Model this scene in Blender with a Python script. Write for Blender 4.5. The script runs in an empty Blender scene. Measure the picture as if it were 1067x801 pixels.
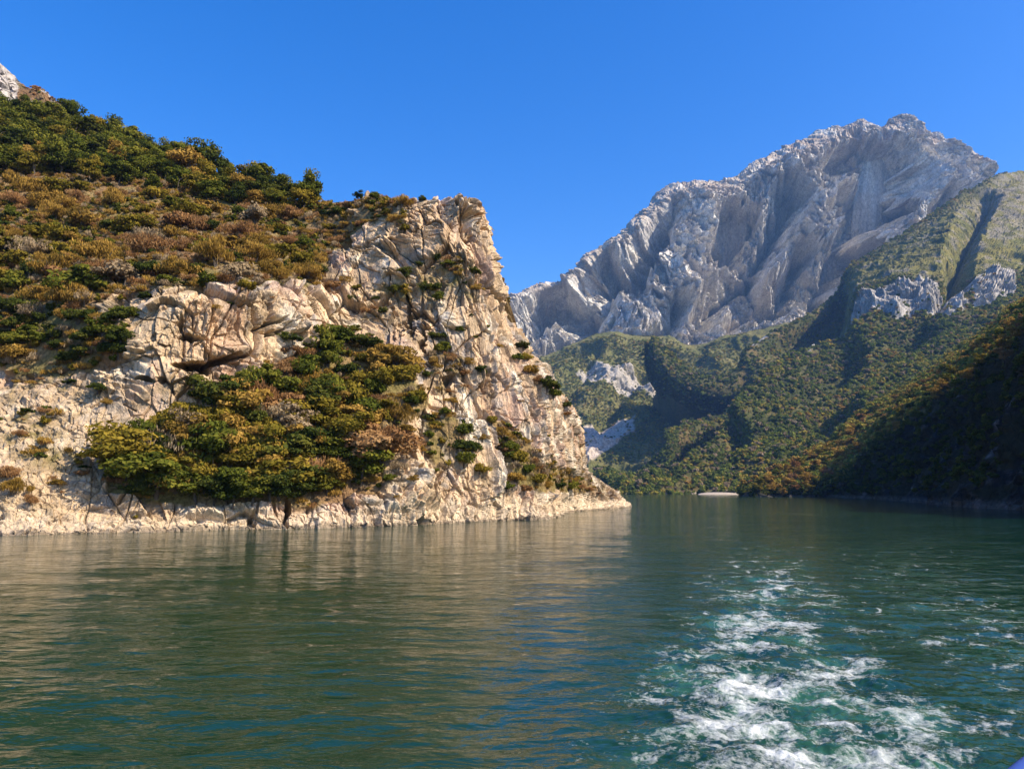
import bpy, math, random
import numpy as np
from math import radians, sin, cos, tan, atan

scene = bpy.context.scene
# ------------------------------------------------------------------ camera
CAM_H = 5.0
F = 776.0                       # focal length in photo pixels (1067 wide)
CX, CY, YH = 533.5, 400.5, 510.8
PITCH = atan((YH - CY) / F)
cam_d = bpy.data.cameras.new("camera")
cam_d.sensor_width = 36.0
cam_d.lens = F / 1067.0 * 36.0
cam_d.clip_start = 0.1
cam_d.clip_end = 30000
cam = bpy.data.objects.new("camera", cam_d)
scene.collection.objects.link(cam)
cam.location = (0, 0, CAM_H)
cam.rotation_euler = (radians(90) + PITCH, 0, 0)
scene.camera = cam
# ------------------------------------------------------------------ light
SUN_EL = radians(43)
SUN_AZ = radians(115)            # clockwise from +Y (view direction): right and a little behind the camera
sun_vec = np.array([sin(SUN_AZ) * cos(SUN_EL), cos(SUN_AZ) * cos(SUN_EL), sin(SUN_EL)])
world = bpy.data.worlds.new("World")
scene.world = world
world.use_nodes = True
wn = world.node_tree.nodes
wl = world.node_tree.links
wn.clear()
sky = wn.new("ShaderNodeTexSky")
sky.sky_type = 'NISHITA'
sky.sun_disc = False
sky.sun_elevation = SUN_EL
sky.sun_rotation = SUN_AZ
sky.altitude = 100
sky.air_density = 1.0
sky.dust_density = 1.2
sky.ozone_density = 3.0
hs = wn.new("ShaderNodeHueSaturation")
hs.inputs['Saturation'].default_value = 1.45
hs.inputs['Hue'].default_value = 0.513
bg = wn.new("ShaderNodeBackground")
bg.inputs['Strength'].default_value = 0.15
wo = wn.new("ShaderNodeOutputWorld")
wl.new(sky.outputs[0], hs.inputs['Color'])
wl.new(hs.outputs[0], bg.inputs[0])
wl.new(bg.outputs[0], wo.inputs[0])
sd = bpy.data.lights.new("sun", 'SUN')
sd.energy = 5.0
sd.angle = radians(0.5)
sd.color = (1.0, 0.87, 0.69)
sun = bpy.data.objects.new("sun", sd)
scene.collection.objects.link(sun)
from mathutils import Vector
sun.rotation_euler = Vector(sun_vec.tolist()).to_track_quat('Z', 'Y').to_euler()
scene.view_settings.view_transform = 'Standard'
scene.view_settings.look = 'None'
scene.view_settings.gamma = 1.0
scene.view_settings.use_curve_mapping = False
scene.view_settings.exposure = 0.8
try:
    scene.cycles.max_bounces = 6
    scene.cycles.diffuse_bounces = 3
    scene.cycles.glossy_bounces = 3
    scene.cycles.transmission_bounces = 3
    scene.cycles.volume_bounces = 0
    scene.cycles.use_denoising = True
    scene.cycles.sample_clamp_indirect = 4.0
except Exception:
    pass

rng = np.random.default_rng(7)
random.seed(7)
f32 = np.float32
# ------------------------------------------------------------------ projection helpers
_cp, _sp = cos(PITCH), sin(PITCH)

def P(px, py, Y):
    """point at distance Y ahead that the photograph shows at pixel (px, py)"""
    u = (px - CX) / F
    v = (CY - py) / F
    dy = _cp - v * _sp
    dz = _sp + v * _cp
    t = Y / dy
    return (u * t, Y, CAM_H + dz * t)

def PZ(px, Y, z):
    """point at distance Y and height z in the column px"""
    t = Y * _cp + (z - CAM_H) * _sp
    return ((px - CX) / F * t, Y, z)

def proj(p):
    x, y, z = p[..., 0], p[..., 1], p[..., 2] - CAM_H
    d = y * _cp + z * _sp
    h = -y * _sp + z * _cp
    d = np.where(np.abs(d) < 1e-3, 1e-3, d)
    return CX + F * x / d, CY - F * h / d, d

# ------------------------------------------------------------------ noise
def _hash(ix, iy, iz, seed):
    with np.errstate(over='ignore'):
        h = (ix.astype(np.uint32) * np.uint32(374761393)) ^ (iy.astype(np.uint32) * np.uint32(668265263)) \
            ^ (iz.astype(np.uint32) * np.uint32(2147483647 - 97)) ^ np.uint32((seed * 974634777 + 12345) & 0xffffffff)
        h = (h ^ (h >> np.uint32(13))) * np.uint32(1274126177)
        h = (h ^ (h >> np.uint32(16))) * np.uint32(2246822519)
        h = h ^ (h >> np.uint32(15))
    return h

_G = np.array([[1,1,0],[-1,1,0],[1,-1,0],[-1,-1,0],[1,0,1],[-1,0,1],[1,0,-1],[-1,0,-1],
               [0,1,1],[0,-1,1],[0,1,-1],[0,-1,-1],[1,1,0],[-1,1,0],[0,-1,1],[0,-1,-1]], dtype=f32)

def gnoise(p, seed=0):
    """gradient noise, about -1..1, p (N,3)"""
    p = p.astype(f32)
    i0 = np.floor(p).astype(np.int32)
    f = p - i0
    w = f * f * f * (f * (f * 6 - 15) + 10)
    out = np.zeros(len(p), f32)
    for dx in (0, 1):
        wx = w[:, 0] if dx else 1 - w[:, 0]
        for dy in (0, 1):
            wy = w[:, 1] if dy else 1 - w[:, 1]
            for dz in (0, 1):
                wz = w[:, 2] if dz else 1 - w[:, 2]
                g = _G[_hash(i0[:, 0] + dx, i0[:, 1] + dy, i0[:, 2] + dz, seed) & np.uint32(15)]
                out += wx * wy * wz * (g[:, 0] * (f[:, 0] - dx) + g[:, 1] * (f[:, 1] - dy) + g[:, 2] * (f[:, 2] - dz))
    return out * 1.3

def fbm(p, octaves=5, seed=0, gain=0.5, lac=2.03):
    s = np.zeros(len(p), f32); a = 1.0; t = 0; q = p.astype(f32)
    for k in range(octaves):
        s += a * gnoise(q, seed + k * 17); t += a; a *= gain; q = q * lac + 11.3
    return s / t

def ridged(p, octaves=5, seed=0, gain=0.55, lac=2.07):
    """0..1, sharp crests near 1"""
    s = np.zeros(len(p), f32); a = 1.0; t = 0; q = p.astype(f32); prev = 1.0
    for k in range(octaves):
        n = 1 - np.abs(gnoise(q, seed + k * 31)) * 1.6
        n = np.clip(n, 0, 1) ** 2
        s += a * n * prev; t += a; prev = np.clip(n * 1.4, 0, 1); a *= gain; q = q * lac + 7.7
    return s / t

def facets(p, seed=0, tilt=0.6):
    """angular blocks: a random offset and a random tilt for each cell; returns value (-1..1), edge distance, cell random"""
    p = p.astype(f32)
    b = np.floor(p - 0.5).astype(np.int32)
    n = len(p)
    f1 = np.full(n, 9.0, f32); f2 = np.full(n, 9.0, f32); val = np.zeros(n, f32); rid = np.zeros(n, f32)
    for dx in (0, 1):
        for dy in (0, 1):
            for dz in (0, 1):
                ix, iy, iz = b[:, 0] + dx, b[:, 1] + dy, b[:, 2] + dz
                h = _hash(ix, iy, iz, seed)
                jx = ((h & np.uint32(1023)).astype(f32) / 1023 - .5) * .8
                jy = (((h >> np.uint32(10)) & np.uint32(1023)).astype(f32) / 1023 - .5) * .8
                jz = (((h >> np.uint32(20)) & np.uint32(1023)).astype(f32) / 1023 - .5) * .8
                rx, ry, rz = p[:, 0] - (ix + .5 + jx), p[:, 1] - (iy + .5 + jy), p[:, 2] - (iz + .5 + jz)
                d = np.sqrt(rx * rx + ry * ry + rz * rz)
                h2 = _hash(ix, iy, iz, seed + 991)
                r0 = (h2 & np.uint32(1023)).astype(f32) / 1023 - .5
                t1 = ((h2 >> np.uint32(10)) & np.uint32(1023)).astype(f32) / 1023 - .5
                t2 = ((h2 >> np.uint32(20)) & np.uint32(1023)).astype(f32) / 1023 - .5
                v = r0 + tilt * 2 * (t1 * (rx + ry) + t2 * rz)
                near = d < f1
                f2 = np.where(near, f1, np.minimum(f2, d))
                val = np.where(near, v, val); rid = np.where(near, r0 + .5, rid)
                f1 = np.where(near, d, f1)
    return val, f2 - f1, rid

def sstep(a, b, x):
    t = np.clip((x - a) / (b - a), 0, 1)
    return t * t * (3 - 2 * t)

def lerp(a, b, t):
    return a + (b - a) * t

# ------------------------------------------------------------------ scene helpers
def link(o):
    scene.collection.objects.link(o); return o

def tag(o, label=None, cat=None, group=None, kind=None):
    if label: o['label'] = label
    if cat: o['category'] = cat
    if group: o['group'] = group
    if kind: o['kind'] = kind
    return o

def np_mesh(name, verts, faces, attrs=None, smooth=True):
    """verts (N,3), faces (M,k) all of k corners"""
    me = bpy.data.meshes.new(name)
    verts = np.ascontiguousarray(verts, dtype=f32); faces = np.ascontiguousarray(faces, dtype=np.int32)
    me.vertices.add(len(verts)); me.vertices.foreach_set("co", verts.ravel())
    m, k = faces.shape
    me.loops.add(m * k); me.loops.foreach_set("vertex_index", faces.ravel())
    me.polygons.add(m)
    me.polygons.foreach_set("loop_start", np.arange(0, m * k, k, dtype=np.int32))
    me.polygons.foreach_set("loop_total", np.full(m, k, dtype=np.int32))
    me.polygons.foreach_set("use_smooth", np.full(m, smooth, dtype=bool))
    for nm, a in (attrs or {}).items():
        if a.ndim == 2:
            at = me.attributes.new(nm, 'FLOAT_COLOR', 'POINT')
            c = np.ones((len(verts), 4), f32); c[:, :3] = a
            at.data.foreach_set("color", c.ravel())
        else:
            at = me.attributes.new(nm, 'FLOAT', 'POINT'); at.data.foreach_set("value", a.astype(f32))
    me.update(calc_edges=True)
    return me

def grid_faces(nr, nc):
    i = np.arange(nr * nc).reshape(nr, nc)
    return np.stack([i[:-1, :-1], i[:-1, 1:], i[1:, 1:], i[1:, :-1]], -1).reshape(-1, 4)

def catmull(ctrl, n, axis):
    """resample an array of control points along an axis with Catmull-Rom, n samples"""
    ctrl = np.moveaxis(ctrl, axis, 0)
    k = len(ctrl)
    pad = np.concatenate([2 * ctrl[:1] - ctrl[1:2], ctrl, 2 * ctrl[-1:] - ctrl[-2:-1]])
    t = np.linspace(0, k - 1 - 1e-6, n) if np.isscalar(n) else n
    i = np.clip(t.astype(int), 0, k - 2); f = t - i
    f = f.reshape((-1,) + (1,) * (ctrl.ndim - 1))
    a, b, c, d = pad[i], pad[i + 1], pad[i + 2], pad[i + 3]
    out = 0.5 * ((2 * b) + (-a + c) * f + (2 * a - 5 * b + 4 * c - d) * f ** 2 + (-a + 3 * b - 3 * c + d) * f ** 3)
    return np.moveaxis(out, 0, axis)

def even_t(ctrl_line, n, power=1.0, proj_weight=None):
    """parameters giving samples spaced evenly along a control polyline (weights per span)"""
    k = len(ctrl_line)
    return np.linspace(0, k - 1 - 1e-6, n)

def spans(weights, total):
    """sample parameters: span i gets a share of the samples proportional to its weight"""
    w = np.array(weights, float); w = w / w.sum()
    cnt = np.maximum(2, np.round(w * total).astype(int))
    t = []
    for i, c in enumerate(cnt):
        t.append(i + np.arange(c) / c)
    t.append([len(w) - 1e-6])
    return np.concatenate(t)

def grid_normals(g):
    du = np.gradient(g, axis=1); dv = np.gradient(g, axis=0)
    n = np.cross(du, dv)
    n /= np.linalg.norm(n, axis=2, keepdims=True) + 1e-9
    return n

def seg_param(px, py, pts):
    """signed distance to a polyline in the surface's own chart: (abs distance, signed side, position 0..1)"""
    best = np.full(px.shape, 1e9, f32); side = np.zeros(px.shape, f32); pos = np.zeros(px.shape, f32)
    n = len(pts) - 1
    for k in range(n):
        ax, ay = pts[k]; bx, by = pts[k + 1]
        vx, vy = bx - ax, by - ay; L2 = vx * vx + vy * vy
        t = np.clip(((px - ax) * vx + (py - ay) * vy) / L2, 0, 1)
        dx, dy = px - (ax + t * vx), py - (ay + t * vy)
        d = np.hypot(dx, dy)
        s = np.sign(vx * (py - ay) - vy * (px - ax))
        m = d < best
        best = np.where(m, d, best); side = np.where(m, s, side); pos = np.where(m, (k + t) / n, pos)
    return best, side, pos

def in_poly(px, py, poly):
    inside = np.zeros(np.shape(px), bool)
    n = len(poly); j = n - 1
    for i in range(n):
        xi, yi = poly[i]; xj, yj = poly[j]
        c = ((yi > py) != (yj > py)) & (px < (xj - xi) * (py - yi) / (yj - yi + 1e-9) + xi)
        inside ^= c; j = i
    return inside

def poly_soft(px, py, poly, soft):
    d, _, _ = seg_param(px, py, list(poly) + [poly[0]])
    ins = in_poly(px, py, poly)
    return sstep(-soft, soft, np.where(ins, d, -d))

# ------------------------------------------------------------------ materials
def new_mat(name):
    m = bpy.data.materials.new(name); m.use_nodes = True
    nt = m.node_tree; nt.nodes.clear()
    out = nt.nodes.new("ShaderNodeOutputMaterial")
    return m, nt, out

def N(nt, typ, **kw):
    n = nt.nodes.new(typ)
    for k, v in kw.items():
        if k in n.inputs: n.inputs[k].default_value = v
        else: setattr(n, k, v)
    return n

def noise_node(nt, vec, scale, detail=4, rough=0.6, dist=0.0, typ='FBM'):
    n = nt.nodes.new("ShaderNodeTexNoise")
    n.noise_type = typ if typ != 'FBM' else 'FBM'
    n.inputs['Scale'].default_value = scale; n.inputs['Detail'].default_value = detail
    n.inputs['Roughness'].default_value = rough; n.inputs['Distortion'].default_value = dist
    if vec: nt.links.new(vec, n.inputs['Vector'])
    return n

def math_node(nt, op, a, b=None, clamp=False):
    n = nt.nodes.new("ShaderNodeMath"); n.operation = op; n.use_clamp = clamp
    for i, v in enumerate((a, b)):
        if v is None: continue
        if isinstance(v, (int, float)): n.inputs[i].default_value = v
        else: nt.links.new(v, n.inputs[i])
    return n.outputs[0]

def map_range(nt, v, a, b, c, d, smooth=False):
    n = nt.nodes.new("ShaderNodeMapRange")
    if smooth: n.interpolation_type = 'SMOOTHSTEP'
    nt.links.new(v, n.inputs['Value'])
    for k, x in zip(('From Min', 'From Max', 'To Min', 'To Max'), (a, b, c, d)):
        n.inputs[k].default_value = x
    return n.outputs[0]

def terrain_mat(name, s=1.0, bump=0.5, lo=0.55, hi=1.4, zsq=0.6):
    """rock or soil: painted-on minerals come from the vertex colour, grain and small cracks from noise; s = size of the grain in metres"""
    m, nt, out = new_mat(name)
    b = N(nt, "ShaderNodeBsdfPrincipled"); b.inputs['Roughness'].default_value = 0.95
    b.inputs['Specular IOR Level'].default_value = 0.08
    geo = N(nt, "ShaderNodeNewGeometry")
    mp = N(nt, "ShaderNodeMapping"); mp.inputs['Scale'].default_value = (1, 1, zsq)
    nt.links.new(geo.outputs['Position'], mp.inputs['Vector'])
    v = mp.outputs[0]
    col = N(nt, "ShaderNodeAttribute", attribute_name="Col")
    n1 = noise_node(nt, v, 1.0 / s, 6, 0.7)
    n2 = noise_node(nt, v, 0.23 / s, 4, 0.6, 0.6)
    vo = N(nt, "ShaderNodeTexVoronoi"); vo.feature = 'DISTANCE_TO_EDGE'; vo.inputs['Scale'].default_value = 0.55 / s
    warp = N(nt, "ShaderNodeVectorMath"); warp.operation = 'MULTIPLY_ADD'
    nt.links.new(n2.outputs['Color'], warp.inputs[0]); warp.inputs[1].default_value = (s * 2.2,) * 3; nt.links.new(v, warp.inputs[2])
    nt.links.new(warp.outputs[0], vo.inputs['Vector'])
    k = map_range(nt, n1.outputs['Fac'], 0.3, 0.7, lo, hi)
    crack = map_range(nt, vo.outputs['Distance'], 0.0, 0.06, 0.6, 1.0)
    k2 = math_node(nt, 'MULTIPLY', k, crack)
    mul = N(nt, "ShaderNodeVectorMath"); mul.operation = 'SCALE'
    nt.links.new(col.outputs['Color'], mul.inputs[0]); nt.links.new(k2, mul.inputs['Scale'])
    nt.links.new(mul.outputs[0], b.inputs['Base Color'])
    hgt = math_node(nt, 'ADD', n1.outputs['Fac'], math_node(nt, 'MULTIPLY', crack, 0.35))
    bp = N(nt, "ShaderNodeBump"); bp.inputs['Strength'].default_value = bump; bp.inputs['Distance'].default_value = s * 0.8
    nt.links.new(hgt, bp.inputs['Height'])
    nt.links.new(bp.outputs[0], b.inputs['Normal'])
    nt.links.new(b.outputs[0], out.inputs['Surface'])
    return m

def leaf_mat(name, c1, c2, c3, rough=0.8, trans=0.25, spread=0.30):
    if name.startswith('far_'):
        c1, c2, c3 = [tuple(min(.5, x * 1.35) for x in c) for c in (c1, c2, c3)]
    """leaves: three colours spread by plant, by clump and by leaf"""
    m, nt, out = new_mat(name)
    geo = N(nt, "ShaderNodeNewGeometry"); oi = N(nt, "ShaderNodeObjectInfo")
    tint = N(nt, "ShaderNodeAttribute", attribute_name="tint")
    a = math_node(nt, 'MULTIPLY', geo.outputs['Random Per Island'], 0.34)
    b_ = math_node(nt, 'MULTIPLY', tint.outputs['Fac'], 0.42)
    c_ = math_node(nt, 'MULTIPLY', oi.outputs['Random'], spread)
    c_ = math_node(nt, 'ADD', c_, (.30 - spread) / 2)
    f = math_node(nt, 'ADD', math_node(nt, 'ADD', a, b_), c_)
    r = N(nt, "ShaderNodeValToRGB")
    r.color_ramp.elements[0].position = 0.18; r.color_ramp.elements[0].color = (*c1, 1)
    r.color_ramp.elements[1].position = 0.86; r.color_ramp.elements[1].color = (*c3, 1)
    e = r.color_ramp.elements.new(0.52); e.color = (*c2, 1)
    nt.links.new(f, r.inputs[0])
    d = N(nt, "ShaderNodeBsdfDiffuse"); t = N(nt, "ShaderNodeBsdfTranslucent"); mx = N(nt, "ShaderNodeMixShader")
    mx.inputs[0].default_value = trans
    nt.links.new(r.outputs[0], d.inputs[0]); nt.links.new(r.outputs[0], t.inputs[0])
    nt.links.new(d.outputs[0], mx.inputs[1]); nt.links.new(t.outputs[0], mx.inputs[2])
    nt.links.new(mx.outputs[0], out.inputs['Surface'])
    return m

M_cliff = terrain_mat("limestone_near", 0.5, 0.7, .78, 1.22)
M_cliff_far = terrain_mat("limestone_far", 9.0, 0.9, 0.6, 1.35)
M_slope_far = terrain_mat("forest_floor_far", 5.0, 0.8)
M_slope_mid = terrain_mat("forest_floor", 1.6, 0.8)

def bark():
    m, nt, out = new_mat("bark")
    b = N(nt, "ShaderNodeBsdfPrincipled"); b.inputs['Roughness'].default_value = 0.9
    geo = N(nt, "ShaderNodeNewGeometry"); n = noise_node(nt, geo.outputs['Position'], 3.0, 4)
    r = N(nt, "ShaderNodeValToRGB"); r.color_ramp.elements[0].color = (.035, .027, .02, 1); r.color_ramp.elements[1].color = (.16, .13, .10, 1)
    nt.links.new(n.outputs['Fac'], r.inputs[0]); nt.links.new(r.outputs[0], b.inputs['Base Color'])
    nt.links.new(b.outputs[0], out.inputs['Surface'])
    return m
M_bark = bark()

# ------------------------------------------------------------------ the near promontory
HID = None
cols = [
 # px of the waterline, y of the waterline, then (px, py, Y) rows: bank, a, b, c, d, ridge
 (-260, 562, (-260,540,90), (-260,450,100), (-260,380,115), (-260,300,135), (-260,180,175), (-260,20,260)),
 (-100, 559, (-100,533,89), (-100,445,100), (-100,378,112), (-100,300,128), (-100,210,165), (-100,75,245)),
 (0, 557, (0,532,89), (0,445,99), (0,385,109), (0,305,122), (0,220,158), (0,120,230)),
 (80, 555, (80,533,92), (80,445,100), (80,390,106), (80,312,114), (80,235,150), (80,136,222)),
 (160, 553, (160,535,95), (160,448,102), (160,402,104), (160,308,107), (160,245,142), (160,167,210)),
 (235, 551, (235,535,98), (235,460,104), (235,402,107), (235,306,111), (235,250,142), (235,188,195)),
 (300, 550, (300,532,101), (300,470,107), (300,405,115), (300,312,120), (300,262,145), (300,212,180)),
 (360, 548.5, (360,528,105), (360,465,113), (360,395,123), (360,325,131), (360,265,146), (360,214,162)),
 (410, 547, (410,525,108), (410,465,116), (410,400,123), (410,330,131), (410,265,140), (410,208,150)),
 (455, 545, (455,523,115), (455,465,120), (455,395,125), (455,325,131), (455,262,138), (455,206,145)),
 (492, 543.5, (493,521,121), (495,460,124), (492,395,128), (490,325,133), (487,265,138), (484,210,143)),
 (530, 541.5, (532,520,129), (530,460,131), (525,395,134), (513,325,138), (505,268,142), (498,219,147)),
 (570, 540, (570,519,140), (568,470,141), (559,410,143), (532,345,145), (509,285,148), (497,238,152)),
 (600, 533, (600,516,176), (592,478,170), (578,425,162), (548,377,160), (516,318,160), (500,262,160)),
 (655, 528, (642,519,225), (610,490,200), (600,445,186), (570,405,178), (529,355,174), (508,292,172)),
]
rows_u = []
for c in cols:
    W = None
    # distance of the waterline from its y
    Yw = CAM_H * F / (c[1] - YH)
    t = Yw
    Wp = PZ(c[0], t, 0.0)
    col_pts = [PZ(c[0], t - 4, -5.0), Wp] + [P(*q) for q in c[2:]]
    R = col_pts[-1]
    col_pts += [(R[0] + 3, R[1] + 22, R[2] - 4), (R[0] + 14, R[1] + 75, R[2] * 0.55), (R[0] + 24, R[1] + 150, -5.0)]
    rows_u.append(col_pts)
# the far side of the headland, turned away from the camera
def back_col(px, Y, sc, xr):
    z = [-5, 0, 4.5, 12, 24, 36, 50]
    pts = []
    for k, zz in enumerate(z):
        pts.append(((px - CX) / F * Y - k * xr, Y + k * 2.0, zz * sc))
    R = pts[-1]
    pts += [(R[0] - 6, R[1] + 10, R[2] - 4), (R[0] - 20, R[1] + 30, R[2] * .5), (R[0] - 40, R[1] + 60, -5)]
    return pts
def lay(points8):
    return points8
b1 = [PZ(640, 262, -5), PZ(640, 258, 0), PZ(628, 258, 4.5), PZ(600, 240, 14), PZ(588, 228, 26), PZ(553, 215, 38), PZ(519, 205, 50), PZ(500, 195, 57)]
R = b1[-1]; b1 += [(R[0] - 3, R[1] + 14, R[2] - 4), (R[0] - 12, R[1] + 50, 30), (R[0] - 14, R[1] + 110, -5)]
b2 = [PZ(560, 320, -5), PZ(560, 316, 0), PZ(550, 314, 4.5), PZ(530, 300, 14), PZ(515, 290, 26), PZ(500, 275, 38), PZ(480, 262, 50), PZ(460, 250, 60)]
R = b2[-1]; b2 += [(R[0] - 13, R[1] + 14, R[2] - 4), (R[0] - 22, R[1] + 40, 30), (R[0] - 34, R[1] + 80, -5)]
rows_u += [b1, b2]
ctrl = np.array([[list(p) for p in c] for c in rows_u], float).transpose(1, 0, 2)   # rows x cols x 3
tu = spans([1.0, 1.2, 1.1, 1.1, 1.1, 1, 1, 1, 1, 1, 1, 1, 1.2, 1.3, .6, .3], 1350)
tv = spans([.15, .5, 1.3, 1.1, 1.4, 1.1, 1.2, .35, .15, .1], 900)
base = catmull(catmull(ctrl, tv, 0), tu, 1)
nr, nc = base.shape[:2]
n0 = grid_normals(base)
if n0[nr // 3, nc // 2, 1] > 0: n0 = -n0
bp = base.reshape(-1, 3); nn = n0.reshape(-1, 3)
px, py, dd = proj(bp)
px = px.astype(f32); py = py.astype(f32)
TV = np.repeat(tv, nc).astype(f32); TU = np.tile(tu, nr).astype(f32)

# where plants and soil cover the rock (chart of the headland)
veg_up = poly_soft(px, py, [(-400,-50),(0,60),(130,140),(250,190),(330,205),(352,215),(372,232),(348,262),(330,302),(300,302),(240,298),(190,304),(130,305),(100,320),(135,345),(130,385),(60,392),(-10,380),(-400,390)], 14)
veg_mid = poly_soft(px, py, [(108,480),(140,450),(185,432),(230,420),(262,385),(300,372),(345,348),(395,360),(432,390),(448,420),(415,450),(400,480),(398,515),(330,528),(240,528),(150,524),(112,515)], 10)
veg_r = np.zeros_like(px)
for poly, a in (([(500,350),(545,480),(640,505),(600,515),(520,515),(505,470),(495,440)], .0),
                ([(508,425),(535,450),(560,480),(610,500),(628,512),(560,516),(535,510),(520,470)], .95),
                ([(440,435),(478,430),(500,480),(480,515),(455,500)], .5),
                ([(430,262),(500,272),(505,320),(470,330),(430,330)], .45),
                ([(370,300),(425,290),(440,330),(400,345),(365,330)], .45),
                ([(440,360),(505,370),(500,420),(450,410)], .5),
                ([(545,350),(600,420),(590,425),(545,372)], .9),
                ([(0,380),(110,400),(100,520),(60,500),(0,520)], .42),
                ([(335,205),(425,205),(425,235),(385,240),(345,260)], .7)):
    if a: veg_r = np.maximum(veg_r, a * poly_soft(px, py, poly, 9))
veg = np.maximum(np.maximum(veg_up, veg_mid), veg_r)
vn = fbm(bp * 0.11, 4, 5) * .9 + fbm(bp * 0.5, 3, 8) * .5
vegm = sstep(0.35, 0.65, veg + vn * 0.55 - 0.02)
behind = sstep(7.9, 8.3, TV)
vegm = np.maximum(vegm, behind)
shelf = 1 - sstep(1.7, 2.15, TV + 0.12 * fbm(bp * .2, 3, 3))     # drawdown band of bare rock by the water
vegm *= 1 - sstep(0.25, .8, shelf)
steepness = 1 - np.abs(nn[:, 2])
rock = 1 - vegm * .85

# displacement
wp = bp + np.stack([fbm(bp * .07, 3, 41), fbm(bp * .07, 3, 42), fbm(bp * .07, 3, 43)], 1) * 1.6
st = np.array([1, 1, .55], f32)
broken = sstep(-.12, .28, fbm(wp * .16, 3, 91))               # broken rock against smooth slabs
disp = fbm(bp * .045, 4, 1) * 3.4 * (0.35 + .65 * rock)
bed = wp @ np.array([.35, .1, .93]); ver = wp @ np.array([.9, .42, -.12])
v1, e1, r1 = facets(np.stack([ver / 8.0, wp[:, 1] / 9.0, bed / 13.0], 1), 11, .65); disp += v1 * 2.1 * rock
q = np.stack([ver / 3.6, wp[:, 1] / 5.0, bed / 6.5], 1)
v2, e2, r2 = facets(q, 23, .8); disp += v2 * 1.15 * rock
q = np.stack([ver / 1.5, wp[:, 1] / 2.2, bed / 2.6], 1)
v3, e3, r3 = facets(q, 37, .8); disp += v3 * (.25 + .6 * broken) * rock
q = np.stack([ver / .6, wp[:, 1] / .9, bed / .9], 1)
v4, e4, r4 = facets(q, 57, .8); disp += v4 * (.06 + .30 * broken) * rock
disp -= sstep(.05, .0, e1) * .8 * rock
disp -= sstep(.05, .0, e2) * .4 * rock * (r1 > .3)
stp = bed * .85 + fbm(bp * .22, 3, 99) * 1.0; fr = stp - np.floor(stp)
disp += (sstep(.0, .85, fr) - sstep(.86, 1.0, fr)) * .55 * rock * sstep(-.15, .15, fbm(bp * .07, 2, 94)) * sstep(500, 440, px)          # thin bedding, each bed set back from the one below
disp -= sstep(.10, .0, e3) * .22 * rock * broken
crk = np.abs(gnoise(np.stack([ver * .16, wp[:, 1] * .08, bed * .035], 1), 93)); disp -= sstep(.035, .0, crk) * .9 * rock      # long steep cracks
crk2 = np.abs(gnoise(np.stack([ver * .03, wp[:, 1] * .05, bed * .14], 1), 95)); disp -= sstep(.04, .0, crk2) * .55 * rock * (fbm(bp * .08, 2, 96) > -.05)   # bedding ledges
disp += fbm(bp * 1.1, 4, 77, .6) * (.08 + .30 * broken) * rock * (1 - .6 * sstep(480, 520, px))
flute = ridged(np.stack([wp[:, 0] * .45 + wp[:, 1] * .45, wp[:, 1] * .1, bp[:, 2] * .05], 1), 4, 79)
disp += (flute - .4) * 1.5 * sstep(460, 520, px) * rock
disp = lerp(disp, fbm(bp * .1, 4, 98) * 1.3 + v3 * .5 + v4 * .25 + v2 * .35, shelf * .8 * sstep(200, 300, px))
scree = np.maximum(poly_soft(px, py, [(-400,395),(50,395),(118,408),(125,440),(100,480),(110,525),(60,545),(-400,548)], 18), shelf * sstep(330, 200, px))
disp = lerp(disp, fbm(bp * .12, 4, 97) * 1.5 + v4 * .30 + v3 * .18, scree * .82)
# vertical ribs in the drawdown band
rib = ridged(np.stack([ver * .42, wp[:, 1] * .25, bp[:, 2] * .06], 1), 3, 81)
disp += shelf * (rib - .5) * 1.3 * sstep(250, 420, px)
lay_ = np.abs(((bp[:, 2] + fbm(bp * .15, 3, 5) * 1.4) * .9) % 1 - .5)
disp += (lay_ - .25) * .9 * (1 - sstep(240, 420, px)) * sstep(450, 500, py + 0 * px) * rock
# caves, ledges and clefts seen on the face: (px, py, half width, half height, depth, slope)
for (x, y, hw, hh, dep, sl) in [(203,382,21,5.5,9.5,.02), (234,375,17,4.5,8.5,-.22), (256,370,7,2.5,5,-.1), (199,352,15,3.2,4,.12), (288,346,12,3.2,3.5,-.35), (283,337,14,3,3.5,-.32),
                            (152,396,11,3,3,.05), (190,340,3,12,2.5,0), (487,235,6,26,4.5,.0), (478,225,3,20,3,0), (503,232,3,14,2,0), (426,325,3,20,4,0), (172,398,4,4,2,0),
                            (300,536,5,16,3.5,0), (262,541,4,8,2.2,0), (437,543,5,6,2,0), (520,470,4,16,2,0), (295,362,3,8,2,0), (440,350,4,14,2.5,0), (470,395,5,14,2.5,0)]:
    wob = 4.2 * fbm(bp * .6, 3, int(x)) * (hh / 8 + .5)
    ry = (py - y - (px - x) * sl + wob) / hh; rx = (px - x + wob) / hw
    disp -= dep * sstep(1.15, .75, np.sqrt(rx * rx + ry * ry)) * (TV < 8)
# a few forward noses
for (x, y, hw, hh, dep) in [(225,318,60,16,1.6), (250,362,30,9,1.5), (430,255,45,30,2.0), (550,430,18,60,2.0), (515,500,22,30,2.2), (430,475,14,40,2.6), (470,440,12,26,1.6), (400,440,9,30,1.8)]:
    disp += dep * np.exp(-(((px - x) / hw) ** 2 + ((py - y) / hh) ** 2))
edge_fade = 1 - .55 * sstep(.6, 0, np.abs(TV - 8)) 
disp *= edge_fade * sstep(0.0, 1.0, TV) * .98 + .02
disp = np.clip(disp, -11, 6)
dirn = nn.copy(); dirn[:, 2] *= .55
dirn /= np.linalg.norm(dirn, axis=1, keepdims=True)
cliff_v = bp + dirn * disp[:, None]

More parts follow.
